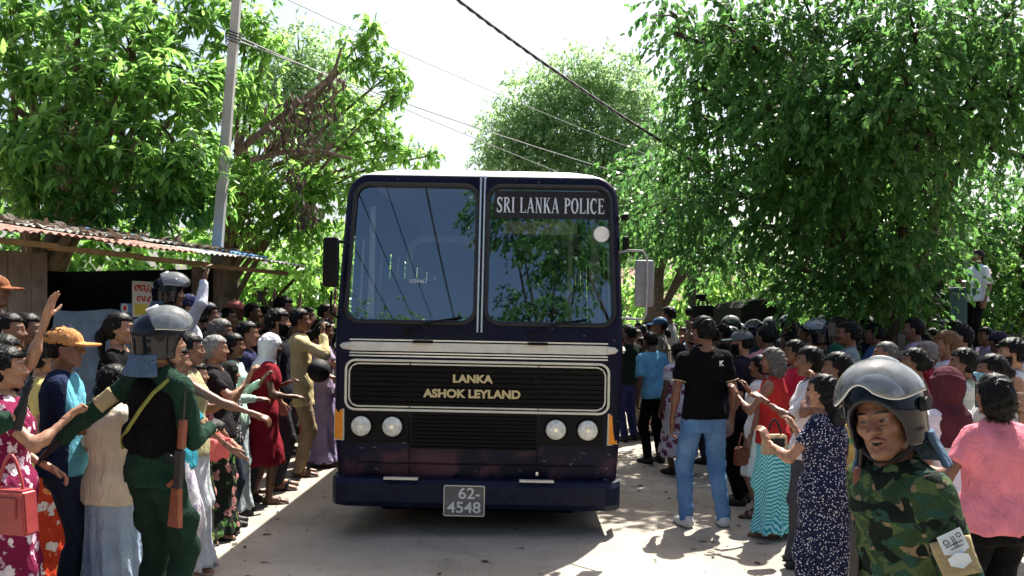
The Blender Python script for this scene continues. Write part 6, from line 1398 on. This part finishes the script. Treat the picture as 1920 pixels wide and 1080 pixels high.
# shade of the shed and the back row on the left
P_('man in navy cap and white shirt with one arm raised to the eave', px=352, d=9.3, top=556, z0=.12, face=-78, lod=1, skin=1, cover_='cap', ccol=(.015, .02, .07), up='shirt', ucol=(.58, .60, .68), Rr=(.12, .16, 1.86, 'relax', (.2, -.9, 0), (.6, .3, -.8)))
P_('dark-clothed woman with earring in front of the white counter board', px=388, d=9.7, top=570, z0=.1, face=-70, sex='f', lod=1, skin=3, hair='bun', up='tee', ucol=BLACK)
P_('man in pinkish red cap in the back row beside the shed', px=440, d=12.8, top=566, face=-80, lod=2, skin=1, cover_='cap', ccol=(.45, .16, .16), up='tee', ucol=(.03, .03, .04), Rr=(.14, .3, 1.42, 'cup'))
b1 = P_('woman in black raising a phone in the back row behind the bearded man', px=472, d=12.6, top=570, face=-85, sex='f', lod=2, skin=1, hair='short', up='tee', ucol=(.02, .02, .025), Rr=(.12, .3, 1.66, 'grip', (.2, -.9, .2)), Ll=(.12, .3, 1.62, 'grip'))
phone(at(487, 556, 12.35), R(15), 'dark phone held up high behind the bearded man')
for px_, d_, tp, col, hr, sx_, lb in ((497, 13.4, 575, (.5, .45, .4), 'short', 'f', 'person in cream top with both arms up in the back row by the bearded man'), (530, 12.0, 560, (.02, .02, .02), 'curly', 'm', 'curly-haired man in black standing just above the bearded man'), (545, 14.2, 580, (.3, .1, .1), 'bun', 'f', 'woman in dull red behind the yellow-shirted man'), (575, 13.6, 578, (.1, .12, .2), 'short', 'm', 'man in slate shirt behind the yellow-shirted man'), (610, 14.5, 572, (.05, .06, .08), 'short', 'm', 'man raising an arm right beside the bus mirror'), (425, 11.2, 580, (.02, .02, .03), 'short', 'm', 'man in black between the counter board and the red cap'), (515, 15.2, 578, (.4, .38, .4), 'short', 'm', 'man in light grey at the far end of the shed-side crowd')):
    up_ = px_ in (497, 610, 545); P_(lb, px=px_, d=d_, top=tp, face=-85, sex=sx_, lod=2, skin=1, hair=hr, up='tee', ucol=col, Rr=(.2, .15, 1.82, 'open', (.2, -.9, 0), (.6, .2, -.8)) if up_ else (.12, .3, 1.4, 'cup'))

# ================================================================== right side
def polo_trim(inf):
    k = inf['k']
    for nm in 'RL':
        S, E, W, _, _ = inf['J'][nm]; u = (E - S) / np.linalg.norm(E - S); c = S + u * np.linalg.norm(E - S) * .655; fm = frame(u, (0, 0, 1) if abs(u[2]) < .8 else (0, 1, 0))
        MB().tube([tuple((c + (fm[:, 0] * math.cos(t) + fm[:, 2] * math.sin(t)) * .061) * k) for t in np.linspace(0, 6.4, 18)], .0035, 5).build('sleeve_stripe', M_gold, inf['root'], True)
    MB().tube([tuple(inf['tor']((.068 * math.cos(t), .015 + .062 * math.sin(t), 1.462 - .02 * math.sin(t))) * k) for t in np.linspace(0, 6.4, 20)], .013, 6).build('collar', cloth(BLACK), inf['root'], True)
    MB().tube([tuple(np.array((.168 * math.cos(t), .118 * math.sin(t), .905)) * k) for t in np.linspace(0, 6.4, 24)], .012, 6).build('belt', M_strap, inf['root'], True)
    o = text('K', 'emblem', .06, M_white, inf['root'], tuple(inf['tor']((.10, -.128, 1.335)) * k), 1.2, .001, .002, (R(90), 0, R(20)))
P_('man in black polo shirt and blue jeans with white-soled trainers seen from behind', px=1320, d=7.75, top=597, face=8, lod=0, skin=1, hair='short', up='polo', ucol=BLACK, low='jeans', lcol=(.075, .17, .36), lpat='denim', l2=(.16, .28, .46), uhem=.88, feet='shoe', fcol=(.50, .50, .50), stance=(.16, -.02, .15, .0), head=(14, 0, 0), extra=polo_trim)
P_('man in grey cap with dark beard and black shirt next to the polo-shirted man', px=1392, d=8.7, top=622, face=62, lod=1, skin=2, hair='short', beard=True, cover_='cap', ccol=(.12, .14, .15), up='half', ucol=(.010, .010, .016), low='trousers', lcol=BLACK)
P_('grey-haired woman in red sleeveless top and turquoise zigzag skirt', px=1450, d=7.4, top=655, face=58, sex='f', lod=0, skin=1, hair='bob', hcol=M_saltp, up='tank', ucol=(.34, .022, .022), low='skirt', lcol=(.02, .27, .33), lpat='zigzag', l2=(.30, .62, .64), lsc=1.0, lhem=.06, Rr=(.12, .26, 1.30, 'cup', (.2, -.8, .4), (.7, -.3, -1), (0, .4, .9)), Ll=(.12, .30, 1.28, 'cup', (-.2, -.8, .4), (-.7, -.3, -1), (0, .4, .9)), feet='sandal', fcol=(.12, .06, .04))
P_('woman in white dress standing just beyond the red sleeveless top', px=1425, d=8.1, top=668, face=60, sex='f', lod=1, skin=1, hair='lowbun', up='dress', ucol=(.60, .60, .62), uhem=.45, feet='sandal')
handbag(at(1452, 852, 6.8), R(12), (.20, .08, .15), mat('woven_straw', (.40, .30, .19), .8, .2, .4, 60, .8, 70), 'small woven straw handbag with black handles in front of the turquoise skirt', True)
handbag(at(1392, 872, 8.0), R(30), (.16, .08, .16), mat('brown_leather', (.14, .035, .02), .45, .4, .2, 9, .2), 'brown leather bag hanging beside the white dress')
P_('woman with very long black hair in navy dress with tiny white dots', px=1546, d=5.25, top=706, face=48, sex='f', lod=0, skin=2, hair='verylong', fat=1.12, up='longdress', ucol=(.012, .016, .042), upat='dots', u2=(.55, .56, .62), usc=1.15, Ll=(.16, .34, 1.24, 'cup', (-.3, -.8, .4), (-.7, -.3, -1), (0, .4, .9)), Rr=(.12, .26, 1.30, 'cup', (.2, -.8, .4), (.7, -.3, -1), (0, .4, .9)), feet='sandal')
P_('woman in plain white blouse in profile with raised arm behind the dotted dress', px=1520, d=6.5, top=653, face=78, sex='f', lod=1, skin=1, hair='lowbun', up='half', ucol=(.60, .56, .58), Ll=(.14, .36, 1.30, 'cup'), low='skirt', lcol=(.05, .05, .06))
P_('dark-haired woman with orange hair tie covering her mouth with a hand', px=1572, d=6.2, top=664, face=70, sex='f', lod=1, skin=1, hair='bun', up='tee', ucol=(.12, .04, .05), Ll=(.06, .20, 1.46, 'cup', (-.2, -.9, .2)))
P_('woman in red dress with hair over her shoulders behind the grey-haired woman', px=1492, d=8.2, top=640, face=80, sex='f', lod=1, skin=1, hair='long', up='tee', ucol=(.42, .02, .05))
P_('woman in pink tee and black trousers seen from behind by the camouflaged soldier', px=1866, d=4.45, top=706, face=14, sex='f', lod=0, skin=1, hair='bob', fat=1.22, up='tee', ucol=(.62, .19, .24), uhem=.84, low='trousers', lcol=BLACK, Ll=(.34, .26, 1.20, 'relax', (-.3, -.5, .6), (-.5, -.4, -1)), Rr=(.22, .28, 1.1, 'relax'), feet='sandal')
P_('woman in maroon headscarf and white blouse between the soldier and the pink tee', px=1776, d=5.3, top=694, face=25, sex='f', lod=0, skin=1, hair=None, cover_='longscarf', ccol=(.075, .022, .03), up='half', ucol=(.62, .62, .66), low='skirt', lcol=(.05, .025, .03), Rr=(.14, .3, 1.4, 'grip'))
P_('woman with flowers in her short hair in pale patterned blouse', px=1808, d=6.6, top=656, face=72, sex='f', lod=1, skin=1, hair='bun', up='half', ucol=(.52, .55, .46), upat='floral', u2=(.25, .3, .2), u3=(.6, .6, .5), extra=lambda i: [MB().cyl(tuple(i['on_head'](np.array(p)) * i['k']), tuple(i['on_head'](np.array(p) * 1.12) * i['k']), .014, .02, 7).build('hair_flower', mat('jasmine', (.62, .50, .22), .7, .2, .2, 30, .2), i['root']) for p in ((.05, -.085, .07), (.065, -.07, .05), (.07, -.085, .03), (.03, -.10, .075), (.055, -.10, .05))])
def mask(inf):
    V, F = nets(lambda P: np.maximum(np.maximum(head_sdf(P, 'f') - .006, np.abs(P[:, 2] + .055) - .04), .045 - P[:, 1]), (-.08, 0, -.13), (.08, .13, 0), .007); mobj('face_mask', inf['on_head'](V) * inf['k'], F, cloth((.28, .55, .66)), inf['root'])
P_('black-haired woman wearing a light blue face mask', px=1862, d=6.0, top=668, face=68, sex='f', lod=1, skin=1, hair='bun', up='tee', ucol=(.5, .5, .48), extra=mask)
P_('bearded man in white sleeveless vest beside the masked woman', px=1900, d=6.9, top=640, face=70, lod=1, skin=2, hair='curly', beard=True, up='tank', ucol=(.60, .60, .62))
P_('young man with bleached curly hair and white shirt looking towards the bus', px=1776, d=8.2, top=626, face=75, lod=1, skin=0, hair='curly', hcol=M_brown, up='half', ucol=(.58, .54, .60))
P_('man with dark beard pointing an arm over the crowd below the standing man', px=1802, d=9.4, top=613, face=70, lod=1, skin=2, hair='curly', beard=True, up='half', ucol=(.05, .05, .06), Rr=(.5, .2, 1.36, 'point'))
P_('person in grey knitted cap and dark red top behind the visor of the soldier', px=1738, d=8.0, top=642, face=70, lod=1, skin=1, hair='cropped', hcol=hair_mat((.12, .11, .11), 'grey_knit'), up='tee', ucol=(.16, .012, .02))
P_('balding man with short grey hair right above the raised visor', px=1662, d=7.6, top=643, face=72, lod=1, skin=0, hair='cropped', hcol=M_saltp, up='tee', ucol=(.1, .08, .07))
P_('woman with tied dark hair just beyond the raised visor', px=1716, d=7.1, top=656, face=75, sex='f', lod=1, skin=1, hair='bun', up='tee', ucol=(.09, .05, .05))
P_('man in grey tee with thick black hair in front of the dark tree', px=1592, d=9.3, top=606, face=72, lod=1, skin=1, hair='curly', up='tee', ucol=(.20, .24, .26))
P_('woman in yellow and green sari draped cloth behind the dotted dress', px=1622, d=5.9, top=700, face=60, sex='f', lod=1, skin=1, hair='lowbun', up='longdress', ucol=(.45, .30, .10), upat='floral', u2=(.08, .28, .12), u3=(.5, .4, .12))
# people standing by the bus on the right
P_('man in light blue shirt and black trousers leaning forward near the bus', px=1228, d=11.2, top=624, face=30, lod=1, skin=3, hair='short', up='half', ucol=(.14, .36, .54), low='trousers', lcol=BLACK, lean=8, feet='shoe')
P_('woman in white dress with purple plant print and dark cap', px=1272, d=10.4, top=645, face=25, sex='f', lod=1, skin=3, hair='lowbun', fat=1.2, cover_='cap', ccol=(.02, .022, .022), up='dress', ucol=(.56, .52, .58), upat='floral', u2=(.13, .03, .07), u3=(.2, .05, .1), usc=.9, uhem=.24)
P_('woman in cream flowered dress standing against the bus side', px=1204, d=13.6, top=634, face=100, sex='f', lod=1, skin=1, hair='bun', up='dress', ucol=(.46, .42, .30), upat='floral', u2=(.35, .10, .07), u3=(.12, .16, .06), uhem=.22)
P_('man in dark green shirt and blue trousers tight against the bus side', px=1181, d=13.3, top=613, face=40, lod=1, skin=3, hair='short', up='tee', ucol=(.012, .022, .016), low='jeans', lcol=(.02, .025, .09))
P_('man in blue cap standing behind the light blue shirt', px=1238, d=14.0, top=597, face=80, lod=2, skin=1, cover_='cap', ccol=(.05, .12, .24), up='tee', ucol=(.15, .14, .14))
P_('tall man with bushy hair and grey tee standing out above the crowd', px=1254, d=16.5, top=578, face=60, lod=2, skin=3, hair='curly', up='tee', ucol=(.22, .22, .22))
cm = P_('cameraman in black holding a video camera on his shoulder above the heads', px=1322, d=13.2, top=600, face=85, lod=2, skin=1, hair='short', up='tee', ucol=BLACK, Ll=(.12, .25, 1.62, 'grip'), Rr=(.12, .2, 1.60, 'grip'))
vc = empty('video_camera', at(1318, 592, 12.9), R(25), 'black professional video camera raised above the crowd near the forked tree', 'camera')
MB().box((0, 0, .06), (.14, .34, .17), bev=.015).build('camera_body', M_blk, vc, True); MB().cyl((0, .17, .06), (0, .34, .06), .055, .065, 16).build('lens_barrel', M_blk, vc, True); MB().tube([(0, -.12, .15), (0, -.08, .22), (0, .08, .22), (0, .12, .15)], .016, 6).build('handle', M_blk, vc, True); MB().box((.0, .05, .27), (.10, .12, .07), bev=.01).build('light_head', M_blk, vc)
st_ = P_('man in light blue striped shirt and black trousers standing up on the boundary wall', px=1833, d=17.15, top=470, z0=1.19, face=100, lod=1, skin=3, hair='short', up='half', ucol=(.42, .52, .66), upat='vstripes', u2=(.60, .63, .68), low='trousers', lcol=BLACK, Rr=(.13, .26, 1.22, 'cup'), Ll=None, stance=(.07, 0, .07, 0))
te = P_('person in teal clothes standing on the wall coping in the shade of the fig tree', px=1645, d=17.35, top=566, z0=1.19, H=1.5, face=60, lod=2, skin=3, hair='short', up='half', ucol=(.03, .14, .14), lcol=(.03, .12, .12))

# ================================================================== the packed crowd beyond the bus
VAR = []
PAL = {'white': (.56, .56, .58), 'dark red': (.26, .025, .04), 'black': (.008, .008, .01), 'blue': (.07, .15, .32), 'grey': (.22, .23, .23), 'lilac': (.36, .28, .44), 'bottle green': (.02, .10, .06), 'mustard': (.40, .26, .06), 'pink': (.52, .20, .26), 'pale blue': (.30, .42, .55), 'cream': (.50, .45, .33), 'navy': (.014, .02, .06)}
def zone(x, y):
    if x < 0: return 'in the back rows beside the shed'
    if x < 3.4 and y > 14.2: return 'far back along the bus side'
    if y < 9.6: return 'behind the front row under the fig tree'
    if x > 6.2: return 'near the end of the spiked railing'
    if y > 12.8: return 'close in front of the boundary wall'
    return 'deep in the shade of the fig tree'
def sure(o, txt, g):
    o['label'] = txt + ' ' + zone(o.location.x, o.location.y); o['group'] = 'look-alikes: ' + txt
for i, (sx_, hr, up_, col, sk, cv, cc, txt) in enumerate((
        ('m', 'short', 'tee', 'white', 1, None, None, 'short-haired man in {} tee'), ('f', 'bun', 'tee', 'dark red', 1, None, None, 'woman with bun in {} blouse'),
        ('m', 'short', 'half', 'black', 3, None, None, 'dark-skinned man in {} shirt'), ('f', 'lowbun', 'half', 'cream', 1, None, None, 'woman with low bun in {} blouse'),
        ('m', 'curly', 'tee', 'blue', 1, None, None, 'curly-haired man in {} tee'), ('f', 'long', 'tee', 'lilac', 2, None, None, 'long-haired woman in {} blouse'),
        ('m', 'short', 'half', 'grey', 1, 'cap', (.03, .03, .05), 'man in black cap and {} shirt'), ('f', 'pony', 'tee', 'bottle green', 1, None, None, 'woman with ponytail in {} tee'),
        ('m', 'cropped', 'shirt', None, 1, 'helmet', None, 'riot policeman in dark green uniform and helmet'), ('m', 'cropped', 'shirt', None, 3, 'helmet', None, 'riot policeman in slate uniform and helmet'))):
    first = [(1512, 12.5), (1478, 11.5), (1355, 12.0), (1690, 12.2), (1640, 11.0), (1600, 12.6), (1440, 11.2), (1730, 11.4), (1537, 9.6), (1418, 13.0)][i]
    uc = PAL[col] if col else ((.02, .035, .025), (.05, .06, .09))[i - 8]
    inf = P_(txt + ' crowd', None, px=first[0], d=first[1], H=1.60 + .1 * (sx_ == 'm'), face=70, sex=sx_, lod=2, skin=sk, hair=hr, cover_=cv, ccol=cc or (0, 0, 0), up=up_, ucol=uc, low='trousers', Rr=(.13, .3, 1.38, 'cup') if i % 3 == 1 else None)
    sure(inf['root'], txt.format(col), None); VAR.append((inf, txt))
placed = [(o.location.x, o.location.y) for o in bpy.data.objects if o.parent is None and o.name.startswith('person')]
rs = np.random.default_rng(21); PK = list(PAL)
def ok(x, y, m): return all((x - a) ** 2 + (y - b) ** 2 > m * m for a, b in placed)
def scatter(n, fx, fy, kinds, facing, md=.48):
    c = 0
    for _ in range(n * 30):
        if c >= n: break
        y = rs.uniform(*fy); x = rs.uniform(*(fx(y)))
        if not ok(x, y, md): continue
        placed.append((x, y)); inf, txt = VAR[kinds[int(rs.integers(len(kinds)))]]; col = PK[int(rs.integers(len(PK)))]
        r = clone(inf, 'x', CX + x / y * FP, y, facing + rs.normal(0, 30), H=inf['k'] * 1.70 * rs.uniform(.94, 1.05), mats={'shirt': cloth(PAL[col])} if '{}' in txt else None)
        sure(r, txt.format(col), None); c += 1
scatter(16, lambda y: (3.1 * y / 13, 5.2 * y / 13), (12.5, 16.5), (8, 9), 120, .5)        # helmets
scatter(36, lambda y: (2.4 + (y - 10) * .02, 8.0), (9.2, 15.8), (0, 1, 2, 3, 4, 5, 6, 7), 75)
scatter(26, lambda y: (1.5, 3.6), (14.5, 23), (0, 2, 3, 4, 6, 7), 100)
scatter(10, lambda y: (-3.6, -2.2), (12.5, 18), (0, 1, 2, 4, 5, 7), -90)
scatter(9, lambda y: (4.2, 8.4), (7.2, 9.4), (0, 1, 2, 4, 5, 7), 75, .5)
for px_, py_, d_, lb in ((1560, 618, 9.0, 'black phone held up beside the grey tee'), (1488, 598, 12.2, 'small phone raised among the helmets'), (1690, 640, 8.6, 'phone raised above the tied dark hair'), (1840, 742, 5.9, 'dark phone held by the masked woman')):
    phone(at(px_, py_, d_), R(-20), lb)
# ------------------------------------------------------------------ what the raised onlookers by the shed stand on
def crate(px, d, h, label):
    p = at(px, 603, d); c = empty('wooden_crate', (p.x, d, 0), R(20), label, 'crate')
    MB().box((0, 0, h / 2), (.50, .36, h - .03)).build('box', M_dark, c)
    n = max(1, int(h / .11))
    for i in range(n):
        for sy in (-1, 1): MB().box((0, sy * .19, h * (i + .5) / n), (.54, .016, h / n - .015), bev=.003).build('slat', M_wood, c)
        for sx in (-1, 1): MB().box((sx * .262, 0, h * (i + .5) / n), (.016, .362, h / n - .015), bev=.003).build('slat', M_wood, c)
    for i in range(4): MB().box((-.195 + .13 * i, 0, h - .008), (.12, .40, .016), bev=.003).build('slat', M_wood, c)
crate(-12, 6.9, .35, 'slatted wooden crate under the orange-capped man')
crate(222, 6.7, .12, 'low slatted crate under the woman in the printed black tee')
crate(318, 8.6, .26, 'slatted wooden crate under the helmeted policeman at the shed')
crate(352, 9.3, .12, 'low slatted crate under the man with the arm raised to the eave')
crate(388, 9.7, .10, 'low slatted crate under the dark-clothed woman with earring')
